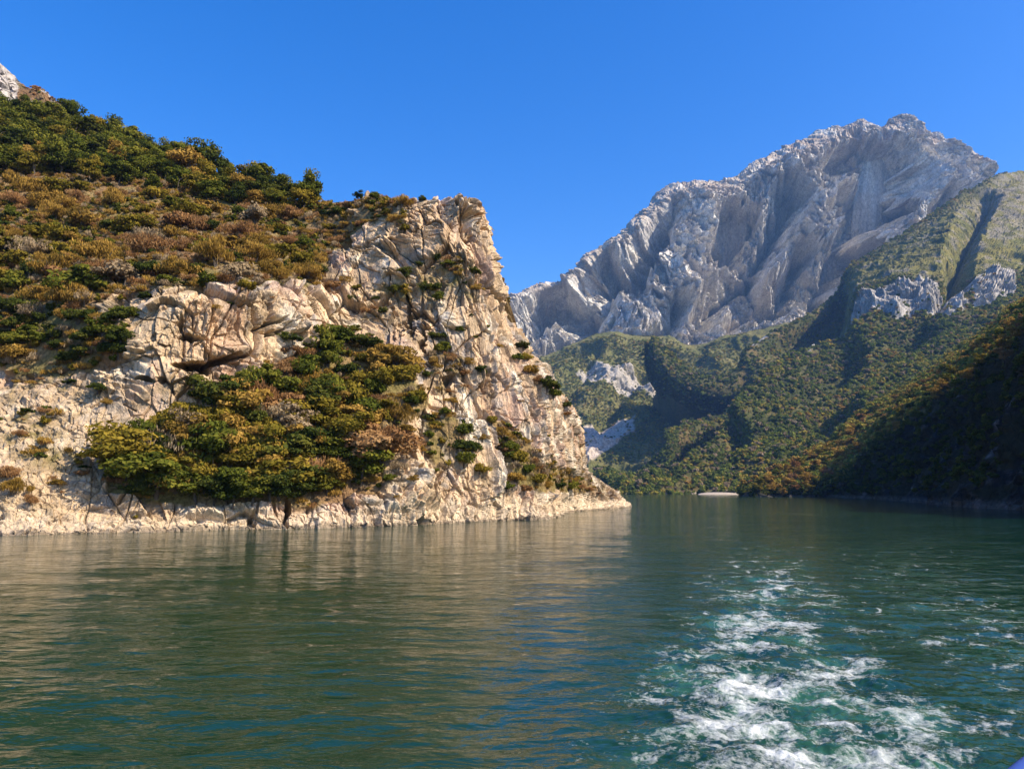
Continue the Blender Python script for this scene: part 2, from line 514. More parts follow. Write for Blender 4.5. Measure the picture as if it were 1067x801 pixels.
# rock colours
cream = np.array([.66, .485, .30]); white = np.array([.76, .66, .50]); rust = np.array([.58, .38, .22]); pink = np.array([.60, .41, .30])
grey = np.array([.34, .31, .28]); soil = np.array([.32, .22, .10]); olive = np.array([.21, .17, .06]); redsoil = np.array([.26, .15, .075])
vs = np.array([.11, .11, .035], f32)
c = np.tile(cream, (len(bp), 1))
c = lerp(c, pink, sstep(-.05, .35, fbm(wp * vs, 4, 101))[:, None] * .8)
c = lerp(c, rust, (sstep(.12, .42, fbm(wp * vs * 1.6, 4, 103) + .2 * np.exp(-(((px - 200) / 60) ** 2 + ((py - 335) / 22) ** 2)))[:, None]) * .6)
c = lerp(c, white, (sstep(.10, .38, fbm(wp * vs * 1.9, 5, 105) + .25 * np.exp(-(((px - 160) / 40) ** 2 + ((py - 385) / 22) ** 2)) + .2 * sstep(395, 500, px) * (py > 380)))[:, None] * .85)
c = lerp(c, grey, (sstep(.16, .42, fbm(wp * np.array([.28, .28, .05], f32), 4, 107)))[:, None] * .8)
c = lerp(c, grey * .62, (sstep(.30, .5, fbm(wp * np.array([.8, .8, .1], f32), 4, 109)))[:, None] * .6)
c = lerp(c, np.array([.68, .54, .37]), (shelf * .85)[:, None])
c *= (0.9 + .2 * r3)[:, None] * (.86 + .28 * r2)[:, None]
c = lerp(c, c * np.array([.55, .50, .45]), (np.maximum(sstep(.04, 0, crk), sstep(.05, 0, crk2) * .35) * .6)[:, None])
g = lerp(soil, olive, sstep(-.3, .3, fbm(bp * .12, 3, 111))[:, None])
g = lerp(g, redsoil, sstep(.1, .4, fbm(bp * .09, 3, 113))[:, None] * .8)
g *= (.8 + .5 * fbm(bp * 1.7, 2, 115))[:, None]
talus = poly_soft(px, py, [(-400,390),(60,395),(125,400),(135,440),(100,480),(110,520),(60,545),(-400,545)], 20)
c = lerp(c, np.array([.56, .43, .27]), (talus * .6)[:, None])
dirt = sstep(.15, .4, fbm(bp * .3, 4, 117) + .2 * sstep(.7, .3, steepness))
c = lerp(c, np.array([.27, .20, .11]), (dirt * .55 * (1 - shelf))[:, None])
c = lerp(c, g, vegm[:, None])
wet = 1 - sstep(.25, .6, bp[:, 2] + .2 * fbm(bp, 2, 3))
c = lerp(c, c * .45, wet[:, None])
c = np.clip(c * lerp(.86, 1.0, vegm)[:, None], .01, .8)
me = np_mesh("promontory", cliff_v, grid_faces(nr, nc), {"Col": c.astype(f32)}, False)
me.materials.append(M_cliff)
cliff = link(bpy.data.objects.new("rocky_headland", me)); tag(cliff, kind='structure')

class Surf:
    """finds the point of a landform that stands at a given place of its chart"""
    def __init__(self, v, ok, cell=2.0):
        self.v = v; x, y, d = proj(v)
        idx = np.nonzero(ok & (x > -300) & (x < 1400) & (y > -200) & (y < 700))[0]
        order = idx[np.argsort(-d[idx])]
        self.cell = cell
        kx = ((x[order] + 400) / cell).astype(int); ky = ((y[order] + 300) / cell).astype(int)
        self.map = np.full((int(1900 / cell), int(1100 / cell)), -1, np.int64)
        self.map[kx, ky] = order
    def at(self, x, y):
        kx = int((x + 400) / self.cell); ky = int((y + 300) / self.cell)
        for r in range(0, 12):
            best = None
            for i in range(kx - r, kx + r + 1):
                for j in range(ky - r, ky + r + 1):
                    if max(abs(i - kx), abs(j - ky)) != r: continue
                    if 0 <= i < self.map.shape[0] and 0 <= j < self.map.shape[1] and self.map[i, j] >= 0:
                        k = self.map[i, j]
                        if best is None or (i - kx) ** 2 + (j - ky) ** 2 < best[0]: best = ((i - kx) ** 2 + (j - ky) ** 2, k)
            if best: return self.v[best[1]], best[1]
        return None, None
cliff_s = Surf(cliff_v, (TV > 1) & (TV < 8.05))
cliff_px, cliff_py, cliff_veg, cliff_TV = px, py, vegm, TV

# ------------------------------------------------------------------ generic far landforms
def landform(name, ctrl_cols, su, sv, nu, nv, dispf, colf, mat, structure=True):
    ctrl = np.array([[list(p) for p in c] for c in ctrl_cols], float).transpose(1, 0, 2)
    tu = spans(su, nu); tv = spans(sv, nv)
    g = catmull(catmull(ctrl, tv, 0), tu, 1)
    nr, nc = g.shape[:2]
    n0 = grid_normals(g)
    if n0[nr // 3, nc // 2, 2] < 0: n0 = -n0
    bp = g.reshape(-1, 3); nn = n0.reshape(-1, 3)
    px, py, _ = proj(bp); px = px.astype(f32); py = py.astype(f32)
    TV = np.repeat(tv, nc).astype(f32); TU = np.tile(tu, nr).astype(f32)
    d, dirn = dispf(bp, nn, px, py, TU, TV)
    v = bp + dirn * d[:, None]
    gv = v.reshape(nr, nc, 3); n1 = grid_normals(gv).reshape(-1, 3)
    if n1[:, 2].mean() < 0: n1 = -n1
    col, extra = colf(v, n1, px, py, TU, TV)
    me = np_mesh(name, v, grid_faces(nr, nc), {"Col": np.clip(col, .005, .85).astype(f32)}, name not in ("limestone_mountain", "rocky_hilltop"))
    me.materials.append(mat)
    o = link(bpy.data.objects.new(name, me)); tag(o, kind='structure')
    return dict(v=v, n=n1, px=px, py=py, TV=TV, TU=TU, shape=(nr, nc), extra=extra, obj=o)

def closed(pts, back=200, zb=-5):
    R = pts[-1]
    return pts + [(R[0], R[1] + back, R[2] - back * .35), (R[0], R[1] + back * 3, zb)]

def hdir(nn, k=.5):
    d = nn.copy(); d[:, 2] *= k
    return d / (np.linalg.norm(d, axis=1, keepdims=True) + 1e-9)

def gullies(px, py, lines, tent=False):
    """valleys cut into a slope: gentle on their left side, steep on the side away from the sun"""
    s = np.zeros(px.shape, f32)
    for pts, dep, wl_, wr in lines:
        d, side, pos = seg_param(px, py, pts)
        w = np.where(side < 0, wr, wl_)
        fade = sstep(0, .12, pos) * (1 - sstep(.93, 1.0, pos) * .7) if dep > 0 else 1
        s -= dep * (np.clip(1 - d / (w * 1.45), 0, 1) if tent else np.exp(-(d / w) ** 1.6)) * fade
    return s

# far limestone mountain
ridge = [(470,338,3200),(527,312,3250),(560,297,3300),(590,287,3350),(620,263,3380),(655,241,3420),(682,215,3450),(698,202,3450),(720,196,3470),(765,192,3500),(800,172,3520),
         (850,150,3550),(875,142,3560),(892,139,3580),(905,134,3590),(917,136,3580),(927,142,3560),(938,133,3590),(950,128,3600),(964,135,3570),(974,147,3550),(988,149,3560),(1003,155,3550),(1014,165,3520),(1035,168,3520),(1064,173,3500),(1130,185,3480),(1250,230,3450)]
def mount_cols():
    out = []
    for (x, y, Y) in ridge:
        yb = np.interp(x, [470, 560, 620, 700, 800, 900, 1000, 1100, 1250], [400, 400, 385, 385, 355, 310, 260, 260, 300])
        Yb = Y - 620
        pts = []
        for k, (fy, fY) in enumerate([(0, 0), (.3, .33), (.6, .58), (.85, .82)]):
            pts.append(P(x + (1 - fy) * 6, yb + (y - yb) * fy, Yb + (Y - Yb) * fY))
        b = P(x, yb + 60, Yb - 350)
        out.append(closed([b] + pts + [P(x, y, Y)], 200, -20))
    return out
M1_lines = [  # main couloirs of the face
    ([(596,296),(575,312),(548,335),(535,360)], 150, 18, 16),
    ([(648,262),(632,285),(610,320),(592,350),(575,372)], 220, 18, 18),
    ([(672,240),(662,262),(655,280)], 100, 10, 10),
    ([(712,205),(690,232),(672,262),(664,290)], 150, 12, 13),
    ([(770,200),(772,225),(762,262)], 210, 16, 17),
    ([(800,262),(775,285),(745,310),(735,335)], 160, 14, 13),
    ([(712,298),(706,325),(690,350)], 120, 10, 10),
    ([(835,178),(822,205),(805,240),(790,262)], 180, 14, 18),
    ([(905,138),(880,155),(868,172)], 140, 12, 18),
    ([(938,138),(926,165),(908,205),(900,240),(880,268),(850,300)], 280, 18, 22),
    ([(975,160),(952,182),(942,196),(925,225)], 180, 12, 16),
    ([(893,180),(880,205),(868,215)], 100, 8, 12),
    ([(850,240),(836,268),(815,300),(795,325)], 190, 12, 16),
    ([(800,285),(780,310),(765,340)], 130, 10, 13),
    ([(1010,180),(985,210),(965,235)], 100, 8, 10),
    ([(620,325),(600,350),(590,372)], 130, 14, 12),
    ([(700,330),(690,352)], 90, 8, 8),
]
def m1_disp(bp, nn, px, py, TU, TV):
    w = bp + np.stack([fbm(bp / 260, 4, 201), fbm(bp / 260, 4, 202), fbm(bp / 260, 4, 203)], 1) * 55
    # couloirs lean: shear with height
    def rid(sx, sz, seed, oc=3):
        return ridged(np.stack([(w[:, 0] + .35 * w[:, 2]) / sx, w[:, 1] / sx, w[:, 2] / sz], 1), oc, seed, .5) - .4
    wob = fbm(bp / 90, 5, 212) * 10
    wob2 = fbm(bp / 90, 5, 213) * 10
    gl = gullies(px + wob, py + wob2, M1_lines, True)
    lx = w[:, 0] + .35 * w[:, 2]
    d = rid(260, 900, 211) * 70 + rid(95, 520, 217) * 62 + gl * 2.3
    va, ea, ra = facets(np.stack([lx / 150, w[:, 1] / 170, w[:, 2] / 520], 1), 219, 1.0); d += va * 66
    v, e, rr = facets(np.stack([lx / 62, w[:, 1] / 70, w[:, 2] / 250], 1), 221, 1.0); d += v * 24
    v2, e2, r2 = facets(np.stack([lx / 26, w[:, 1] / 28, w[:, 2] / 105], 1), 223, 1.0); d += v2 * 16
    v3, e3, r3 = facets(w / np.array([10, 11, 18]), 225, 1.0); d += v3 * 7
    d += rid(42, 210, 216) * 38 + rid(20, 75, 218) * 15
    d -= sstep(.08, 0, ea) * 22 + sstep(.08, 0, e) * 9
    top = sstep(4.0, 5.0, TV)
    small = va * 8 + v * 9 + v2 * 7 + v3 * 4 + rid(95, 520, 217) * 16 + gl * .3
    fade = sstep(4.2, 5.0, TV)
    d = lerp(d, small, fade * .95)
    return d, hdir(nn, .25)
def m1_col(v, n, px, py, TU, TV):
    c = np.tile(np.array([.42, .405, .37]), (len(v), 1))
    c = lerp(c, np.array([.58, .56, .50]), sstep(-.1, .35, fbm(v / np.array([120, 120, 300]), 5, 241))[:, None])
    c = lerp(c, np.array([.47, .42, .34]), (sstep(.1, .4, fbm(v / 160, 4, 243)) * .4)[:, None])
    c = lerp(c, np.array([.30, .29, .29]), (sstep(.08, .35, fbm(v / np.array([30, 30, 90]), 4, 245)) * .6)[:, None])
    led = sstep(.50, .78, n[:, 2] + .22 * fbm(v / 50, 4, 247))
    up = sstep(4.1, 4.9, TV) * sstep(-.3, .2, fbm(v / 90, 4, 250) + .1) * (px < 1040)
    c = lerp(c, np.array([.20, .145, .09]), (led * .75)[:, None])
    c = lerp(c, np.array([.21, .15, .10]), (up * .55)[:, None])
    low = poly_soft(px, py, [(560,372),(700,350),(720,400),(560,420)], 8)
    c = lerp(c, np.array([.15, .15, .07]), (low * .7)[:, None])
    return c * 1.45, None
M1 = landform("limestone_mountain", mount_cols(), [1] * 24, [.1, 1, 1, 1, 1, .15, .05], 1100, 640, m1_disp, m1_col, M_cliff_far)

# green foothill with pale scree below the mountain
def m2_cols():
    out = []
    for (x, y) in [(480,352),(530,358),(558,374),(590,364),(622,351),(660,352),(695,354),(725,362),(765,352),(830,340)]:
        out.append(closed([P(x, 540, 1750), P(x, 480, 1850), P(x + 2, 440, 2000), P(x, 405, 2180), P(x, (y + 405) / 2, 2330), P(x, y, 2520)], 60, 100))
    return out
def m2_disp(bp, nn, px, py, TU, TV):
    d = (ridged(bp / np.array([180, 180, 260]), 5, 301) - .4) * 55 + fbm(bp / 60, 4, 303) * 12
    d += gullies(px + 5 * fbm(bp / 60, 3, 5), py, [([(690,356),(672,392),(640,425),(620,440)], 45, 14, 7), ([(628,358),(600,395),(590,430)], 30, 10, 6)])
    cr = poly_soft(px, py, [(605,382),(650,378),(690,405),(680,412),(640,398)], 5)
    v, e, r = facets(bp / 22, 305); d += v * 14 * cr
    return d * (1 - .6 * sstep(4.6, 5, TV)), hdir(nn, .5)
def m2_col(v, n, px, py, TU, TV):
    c = lerp(np.array([.11, .115, .035]), np.array([.165, .15, .055]), sstep(-.3, .35, fbm(v / 70, 4, 311))[:, None])
    cr = sstep(.35, .6, poly_soft(px, py, [(600,385),(615,376),(655,380),(688,402),(690,412),(650,403),(615,392)], 6) + .45 * fbm(v / 25, 4, 313))
    c = lerp(c, np.array([.42, .38, .33]), (cr * .9)[:, None])
    sc = sstep(.35, .65, poly_soft(px, py, [(585,448),(612,436),(662,430),(660,450),(640,465),(600,495),(585,490)], 6) + .5 * fbm(v / 30, 4, 315))
    c = lerp(c, np.array([.50, .42, .35]), sc[:, None])
    return c, (np.maximum(cr, sc),)
M2 = landform("green_foothill", m2_cols(), [1] * 9, [.4, 1, 1, 1, 1, .2, .05], 480, 330, m2_disp, m2_col, M_slope_far)

# long wooded mountainside on the right of the valley
m3_pts = [
 [(600,None,1300),(596,500,1330),(620,470,1450),(655,440,1600),(690,410,1750),(725,378,1900)],
 [(622,None,1030),(613,487,1120),(643,452,1270),(670,420,1420),(705,393,1580),(745,361,1750)],
 [(660,None,980),(665,490,1050),(690,455,1180),(715,420,1330),(750,380,1520),(790,333,1850)],
 [(700,None,960),(715,488,1030),(740,450,1150),(775,402,1330),(810,356,1560),(850,305,1980)],
 [(745,None,940),(770,485,1010),(800,440,1130),(840,390,1330),(870,340,1560),(905,272,2120)],
 [(790,None,930),(820,480,1000),(860,430,1130),(900,370,1340),(930,310,1600),(965,238,2280)],
 [(850,None,930),(880,470,1000),(920,410,1140),(960,350,1360),(990,290,1650),(1015,207,2450)],
 [(930,None,930),(950,460,1010),(985,400,1160),(1015,340,1390),(1035,285,1700),(1058,190,2650)],
 [(1010,None,940),(1040,450,1020),(1070,380,1180),(1100,320,1420),(1120,270,1750),(1110,190,2750)],
 [(1150,None,950),(1180,430,1050),(1220,350,1220),(1250,280,1450),(1280,230,1800),(1280,190,2800)],
]
def m3_cols():
    out = []
    for cpts in m3_pts:
        w = cpts[0]
        pts = [PZ(w[0], w[2] - 15, -8), PZ(w[0], w[2], 0)] + [P(*q) for q in cpts[1:]]
        out.append(closed(pts, 120, 50))
    return out
M3_lines = [
    ([(905,318),(850,336),(815,350),(770,388),(735,420),(700,450),(668,480),(636,512)], 165, 48, 10),
    ([(760,358),(735,388),(705,425),(680,455),(655,485),(628,510)], 88, 22, 8),
    ([(665,432),(652,450),(640,468)], 25, 10, 6),
    ([(1036,195),(1022,222),(1012,240),(1004,270),(1006,300)], 62, 16, 9),
    ([(905,430),(880,465),(860,500)], 45, 22, 10),
    ([(790,440),(765,465),(735,490),(715,514)], 60, 44, 8),
    ([(985,335),(930,368),(885,405),(850,445)], 45, 34, 8),
    ([(905,352),(860,385),(815,425),(775,462)], 40, 34, 7),
    ([(1000,262),(1000,290),(975,320)], 45, 12, 8),
]
crags = [[(828,350),(846,328),(866,322),(884,308),(912,303),(940,293),(972,291),(990,304),(1012,318),(990,327),(962,315),(936,324),(908,320),(884,338),(862,340),(842,356)],
         [(1012,290),(1035,282),(1055,288),(1058,302),(1030,318),(1015,322)],
         [(766,350),(785,340),(800,344),(790,355)]]
def m3_disp(bp, nn, px, py, TU, TV):
    w = bp + np.stack([fbm(bp / 120, 3, 401), fbm(bp / 120, 3, 402), fbm(bp / 120, 3, 403)], 1) * 30
    k = sstep(500, 1500, bp[:, 1])
    d = (ridged(np.stack([(w[:, 0] + w[:, 1] * .2) / 150, w[:, 1] / 260, w[:, 2] / 300], 1), 5, 411) - .4) * 16
    d += fbm(w / 40, 4, 413) * 4 + ridged(w / np.array([26, 26, 40]), 3, 414) * 5
    d += gullies(px + 4 * fbm(bp / 45, 4, 415), py + 4 * fbm(bp / 45, 4, 416), M3_lines, True) * 1.35
    meadow = poly_soft(px, py, [(850,310),(960,238),(1060,180),(1300,160),(1300,300),(1050,275),(1000,285),(930,285),(880,300)], 10)
    d += meadow * (ridged(np.stack([(w[:, 0] + w[:, 1] * .4) / 60, w[:, 1] / 110, w[:, 2] / 90], 1), 5, 417, .6) - .4) * 16
    cr = np.zeros_like(px)
    for poly in crags: cr = np.maximum(cr, poly_soft(px + 4 * fbm(bp / 30, 3, 421), py + 4 * fbm(bp / 30, 3, 422), poly, 4))
    v, e, r = facets(np.stack([w[:, 0] / 22, w[:, 1] / 30, w[:, 2] / 60], 1), 425)
    v2, e2, r2 = facets(w / 11, 427)
    ribs = ridged(np.stack([(w[:, 0] + .3 * w[:, 1]) / 34, w[:, 1] / 80, w[:, 2] / 170], 1), 4, 429)
    d += cr * ((ribs - .35) * 34 + v * 12 + v2 * 7 + 4)
    scr = cr
    return d * (1 - .7 * sstep(6.0, 6.9, TV)) * sstep(.5, 1.6, TV), hdir(nn, .7)
def m3_col(v, n, px, py, TU, TV):
    c = lerp(np.array([.050, .058, .020]), np.array([.10, .095, .035]), sstep(-.3, .35, fbm(v / 60, 4, 431))[:, None])
    c = lerp(c, np.array([.20, .13, .055]), (sstep(.05, .4, fbm(v / 45, 4, 433)) * .5)[:, None])
    meadow = poly_soft(px, py, [(800,335),(850,308),(960,238),(1060,172),(1300,150),(1300,300),(1050,280),(1000,288),(930,290),(880,304),(840,325)], 6)
    mc = lerp(np.array([.20, .175, .05]), np.array([.13, .13, .04]), sstep(-.35, .3, fbm(v / np.array([70, 70, 30]), 4, 435))[:, None])
    mc = lerp(mc, np.array([.26, .23, .19]), (sstep(.12, .4, fbm(v / 40, 4, 436) + .35 * sstep(990, 1030, px) * sstep(270, 230, py)) * .7)[:, None])
    c = lerp(c, mc, meadow[:, None])
    cr = np.zeros_like(px)
    for poly in crags: cr = np.maximum(cr, poly_soft(px, py, poly, 5))
    cr = sstep(.16, .5, cr + .3 * fbm(v / 25, 4, 441))
    rk = lerp(np.array([.30, .285, .26]), np.array([.45, .42, .38]), sstep(-.2, .3, fbm(v / np.array([20, 20, 60]), 4, 443))[:, None])
    c = lerp(c, rk, cr[:, None])
    bare = poly_soft(px, py, [(735,515),(740,480),(760,460),(785,470),(780,500),(775,515)], 8) * sstep(-.1, .3, fbm(v / 25, 4, 445))
    c = lerp(c, np.array([.36, .27, .20]), (bare * .8)[:, None])
    shore = 1 - sstep(1.5, 4.5, v[:, 2])
    c = lerp(c, np.array([.40, .35, .28]), (shore * .6)[:, None])
    return c, (cr, meadow)
M3 = landform("wooded_mountainside", m3_cols(), [.5] + [1] * 7 + [.6], [.1, .8, 1, 1, 1.1, 1.4, .15, .05], 950, 560, m3_disp, m3_col, M_slope_far)

# near right-hand slope: a shaded wall at the water, a gentler sunlit slope above it
def m4_cols():
    def col(W, E, R, zt=0):
        mid = [W[i] * .5 + E[i] * .5 for i in range(3)]
        m1 = [E[i] * .66 + R[i] * .34 for i in range(3)]; m1[2] += 2
        m2 = [E[i] * .33 + R[i] * .67 for i in range(3)]; m2[2] += 2
        return [(W[0] - 3, W[1], -6), W, tuple(mid), E, tuple(m1), tuple(m2), R, (R[0] + 60, R[1] + 60, R[2] * .8), (R[0] + 200, R[1] + 160, -6)]
    c = []
    c.append(col(PZ(771, 640, 0), P(772, 513.5, 655), P(773, 512.5, 670)))
    c.append(col(PZ(777, 606, 0), P(780, 513.0, 616), P(783, 508, 640)))
    c.append(col(PZ(800, 598, 0), P(802, 511.5, 606), P(812, 491, 680)))
    c.append(col(PZ(832, 592, 0), P(834, 510.5, 600), P(850, 472, 730)))
    c.append(col(PZ(866, 575, 0), P(869, 507.0, 580), P(905, 429, 800)))
    c.append(col(PZ(900, 470, 0), P(932, 450, 468), P(960, 399, 880)))
    c.append(col(PZ(950, 330, 0), P(1040, 374, 322), P(1026, 352, 960)))
    c.append(col((140, 240, 0), (180, 238, 66), P(1085, 318, 1000)))
    c.append(col((130, 189, 0), (166, 183, 64), (860, 920, 200)))
    c.append(col((122, 130, 0), (166, 122, 66), (900, 640, 130)))
    c.append(col((122, 60, 0), (172, 50, 66), (700, 250, 80)))
    c.append(col((140, -60, 0), (190, -70, 66), (480, 0, 70)))
    return c
def m4_disp(bp, nn, px, py, TU, TV):
    wall = sstep(3.3, 2.7, TV)
    w = bp + np.stack([fbm(bp / 25, 3, 501), fbm(bp / 25, 3, 502), fbm(bp / 25, 3, 503)], 1) * 7
    d = fbm(bp / 45, 4, 505) * 6 * sstep(640, 560, bp[:, 1])
    d += (ridged(np.stack([w[:, 0] / 40, w[:, 1] / 40, w[:, 2] / 120], 1), 4, 507) - .4) * 9 * 1.0
    v, e, r = facets(w / np.array([7, 7, 13]), 511); d += v * 3 * wall
    v, e, r = facets(w / np.array([2.5, 2.5, 4]), 513); d += v * 1.3 * wall
    return d * sstep(.4, 1.2, TV) * (1 - .5 * sstep(5.3, 6, TV)), hdir(nn, .5)
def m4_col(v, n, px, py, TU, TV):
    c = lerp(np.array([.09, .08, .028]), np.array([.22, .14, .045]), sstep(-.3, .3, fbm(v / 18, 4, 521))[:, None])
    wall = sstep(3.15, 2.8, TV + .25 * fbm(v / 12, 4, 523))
    c = lerp(c, np.array([.025, .026, .016]), (wall * .9)[:, None])  # wall's shade put into the colour: near-black soil and rock
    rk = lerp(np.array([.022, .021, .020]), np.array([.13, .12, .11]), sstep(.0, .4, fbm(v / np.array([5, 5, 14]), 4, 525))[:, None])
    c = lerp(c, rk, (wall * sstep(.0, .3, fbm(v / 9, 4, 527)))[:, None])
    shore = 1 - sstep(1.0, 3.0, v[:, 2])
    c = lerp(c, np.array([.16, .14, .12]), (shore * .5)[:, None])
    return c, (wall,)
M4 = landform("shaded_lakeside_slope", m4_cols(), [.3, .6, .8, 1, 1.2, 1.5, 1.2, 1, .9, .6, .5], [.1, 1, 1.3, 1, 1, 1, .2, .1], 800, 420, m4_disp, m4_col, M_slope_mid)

# hillside and white crag behind the top left corner
def m5_cols():
    out = []
    for (x, y) in [(-400,-200),(-200,-80),(-80,0),(-25,58),(-5,72),(5,80),(14,94),(30,97),(48,98),(62,112),(82,124),(110,140),(150,165)]:
        out.append(closed([P(x, y + 200, 300), P(x, y + 110, 340), P(x, y + 45, 385), P(x, y + 14, 405), P(x, y, 425)], 60, 20))
    return out
def m5_disp(bp, nn, px, py, TU, TV):
    v, e, r = facets(bp / np.array([9, 9, 22]), 601); v2, e2, r2 = facets(bp / np.array([3.5, 3.5, 7]), 603)
    return (v * 5 + v2 * 2 + fbm(bp / 14, 4, 605) * 3) * (.25 + .75 * sstep(30, 5, px)), hdir(nn, .4)
def m5_col(v, n, px, py, TU, TV):
    c = lerp(np.array([.20, .12, .06]), np.array([.12, .10, .04]), sstep(-.2, .3, fbm(v / 12, 4, 611))[:, None])
    rk = sstep(.4, .6, sstep(26, 12, px) + .35 * fbm(v / 8, 4, 613)) 
    rk = np.maximum(rk, sstep(.15, .3, fbm(v / 7, 4, 615) - .02 * np.abs(px - 48) / 4) * (px > 30))
    c = lerp(c, np.array([.42, .38, .34]), rk[:, None])
    return c, None
M5 = landform("rocky_hilltop", m5_cols(), [.3, .5, .6, .6] + [1] * 8, [.5, .8, 1, 1, .2, .1], 360, 220, m5_disp, m5_col, M_slope_mid)

# ------------------------------------------------------------------ far gravel beach
bx = []
nb = 40
for i in range(nb):
    t = i / (nb - 1)
    X = lerp(727, 770, t)
    wdt = math.sin(math.pi * min(1, max(0, t))) ** .5
    Yn = 905 - 20 * wdt
    bx.append([PZ(X, Yn, -0.3), PZ(X, Yn + 3, .35 * wdt), PZ(X, Yn + 22, 2.0 * wdt + .1), PZ(X, Yn + 60, 2.6 * wdt), PZ(X, Yn + 90, -1)])
g = np.array(bx).transpose(1, 0, 2)
g = catmull(g, 24, 0); v = g.reshape(-1, 3)
v[:, 2] += fbm(v / 6, 3, 701) * .4
m_beach, nt, out = new_mat("pale_gravel")
b = N(nt, "ShaderNodeBsdfPrincipled"); b.inputs['Roughness'].default_value = .9
geo = N(nt, "ShaderNodeNewGeometry"); n1 = noise_node(nt, geo.outputs['Position'], .4, 5)
r = N(nt, "ShaderNodeValToRGB"); r.color_ramp.elements[0].color = (.26, .20, .14, 1); r.color_ramp.elements[1].color = (.50, .42, .31, 1)
nt.links.new(n1.outputs['Fac'], r.inputs[0]); nt.links.new(r.outputs[0], b.inputs['Base Color']); nt.links.new(b.outputs[0], out.inputs['Surface'])
me = np_mesh("beach", v, grid_faces(24, nb)); me.materials.append(m_beach)
tag(link(bpy.data.objects.new("gravel_beach", me)), kind='structure')

# ------------------------------------------------------------------ water
def wave_noise(x, y, wx, wy, seed, ang=0.0, z=0.0):
    ca, sa = cos(ang), sin(ang)
    u = (x * ca + y * sa) / wx; v = (-x * sa + y * ca) / wy
    return gnoise(np.stack([u, v, np.full_like(u, z + seed * .37)], 1), seed)

def wake_density(x, y):
    """foam and churned water trailing from the boat's stern"""
    cx = np.interp(y, [0, 10, 14, 20, 30, 45, 65, 90, 140], [4.6, 5.2, 5.8, 7.3, 10.0, 14.6, 21.6, 31, 49])
    wl_ = np.interp(y, [0, 10, 14, 20, 30, 45, 65, 140], [2.6, 3.2, 4.0, 4.3, 3.6, 4.0, 5, 9])
    wr = np.interp(y, [0, 10, 14, 20, 30, 45, 65, 140], [2.4, 2.9, 3.2, 3.5, 3.8, 4.2, 5.5, 9])
    t = (x - cx); w = np.where(t < 0, wl_, wr)
    core = np.exp(-(np.abs(t) / w) ** 2.6)
    along = np.interp(y, [0, 10, 16, 22, 30, 42, 58, 80, 120], [.98, .98, .9, .84, .74, .58, .36, .14, 0])
    side = np.exp(-((x - cx - wr * 2.0) / (wr * 1.7)) ** 2) * np.interp(y, [10, 20, 35, 60, 90], [.46, .44, .38, .28, 0])
    return np.maximum(core * along, side)

ys = np.concatenate([[-600, -150, -40, -10, -2, 3, 6, 8], 1 / np.linspace(1 / 9.0, 1 / 150.0, 560), 1 / np.linspace(1 / 151.0, 1 / 3500, 150)[1:], [4200, 6000, 9000]])
us = np.linspace(-1, 1, 1400); us = np.sign(us) * (np.abs(us) ** 1.0)
Yg, Ug = np.meshgrid(ys, us, indexing='ij')
Xg = Ug * (7 + .92 * np.abs(Yg))
x = Xg.ravel(); y = Yg.ravel()
dyc = np.abs(np.gradient(ys)); dyc = np.repeat(dyc, len(us))
z = np.zeros_like(x)
wd = wake_density(x, y)
wd = np.clip(wd * np.clip(.96 + .75 * fbm(np.stack([x / 3.2, y / 4.5, x * 0 + 9], 1), 4, 805), .25, 1.3), 0, 1.05)
wr_ = fbm(np.stack([x / 9, y / 9, x * 0], 1), 3, 801)
for k, (wx, wy, a, ang) in enumerate([(16, 7, .045, .25), (8, 3.6, .040, -.2), (4.2, 1.9, .034, .12), (2.2, 1.0, .023, -.1), (1.1, .55, .019, .2), (.6, .32, .005, -.15)]):
    m = 1 / (1 + (dyc * 2.2 / wy) ** 4)
    if k > 1: m = m * (y < 150)
    sel = m > .02
    zz = np.zeros_like(z)
    n_ = wave_noise(x[sel] + wr_[sel] * 2, y[sel], wx, wy, 811 + k, ang)
    zz[sel] = (1 - 2 * np.abs(n_)) * .7 if k % 2 else n_
    z += zz * a * m
ch = (fbm(np.stack([x / 1.5, y / 1.2, x * 0 + 3], 1), 5, 831, .6))
z += wd * ch * .36 * (y < 120)
wake_mask = wd
water_v = np.stack([x, y, z], 1)
me = np_mesh("water", water_v, grid_faces(len(ys), len(us)), {"wake": wd.astype(f32)})
m_w, nt, out = new_mat("lake_water")
geo = N(nt, "ShaderNodeNewGeometry"); pos = geo.outputs['Position']
wk = N(nt, "ShaderNodeAttribute", attribute_name="wake").outputs['Fac']
L = nt.links
mpA = N(nt, "ShaderNodeMapping"); mpA.inputs['Scale'].default_value = (.62, 1.15, 1); mpA.inputs['Rotation'].default_value = (0, 0, .12); L.new(pos, mpA.inputs['Vector'])
nA = noise_node(nt, mpA.outputs[0], .9, 3, .55, .4)
nB = noise_node(nt, mpA.outputs[0], 3.2, 3, .6, .2)
nC = noise_node(nt, mpA.outputs[0], .16, 3, .5, .3)
hA = math_node(nt, 'MULTIPLY', nA.outputs['Fac'], .26)
hB = math_node(nt, 'MULTIPLY', nB.outputs['Fac'], .05)
gust = map_range(nt, nC.outputs['Fac'], .3, .7, .55, 1.3)
hh = math_node(nt, 'MULTIPLY', math_node(nt, 'ADD', hA, hB), gust)
bmp = N(nt, "ShaderNodeBump"); bmp.inputs['Strength'].default_value = 1.0; bmp.inputs['Distance'].default_value = .52
L.new(hh, bmp.inputs['Height'])
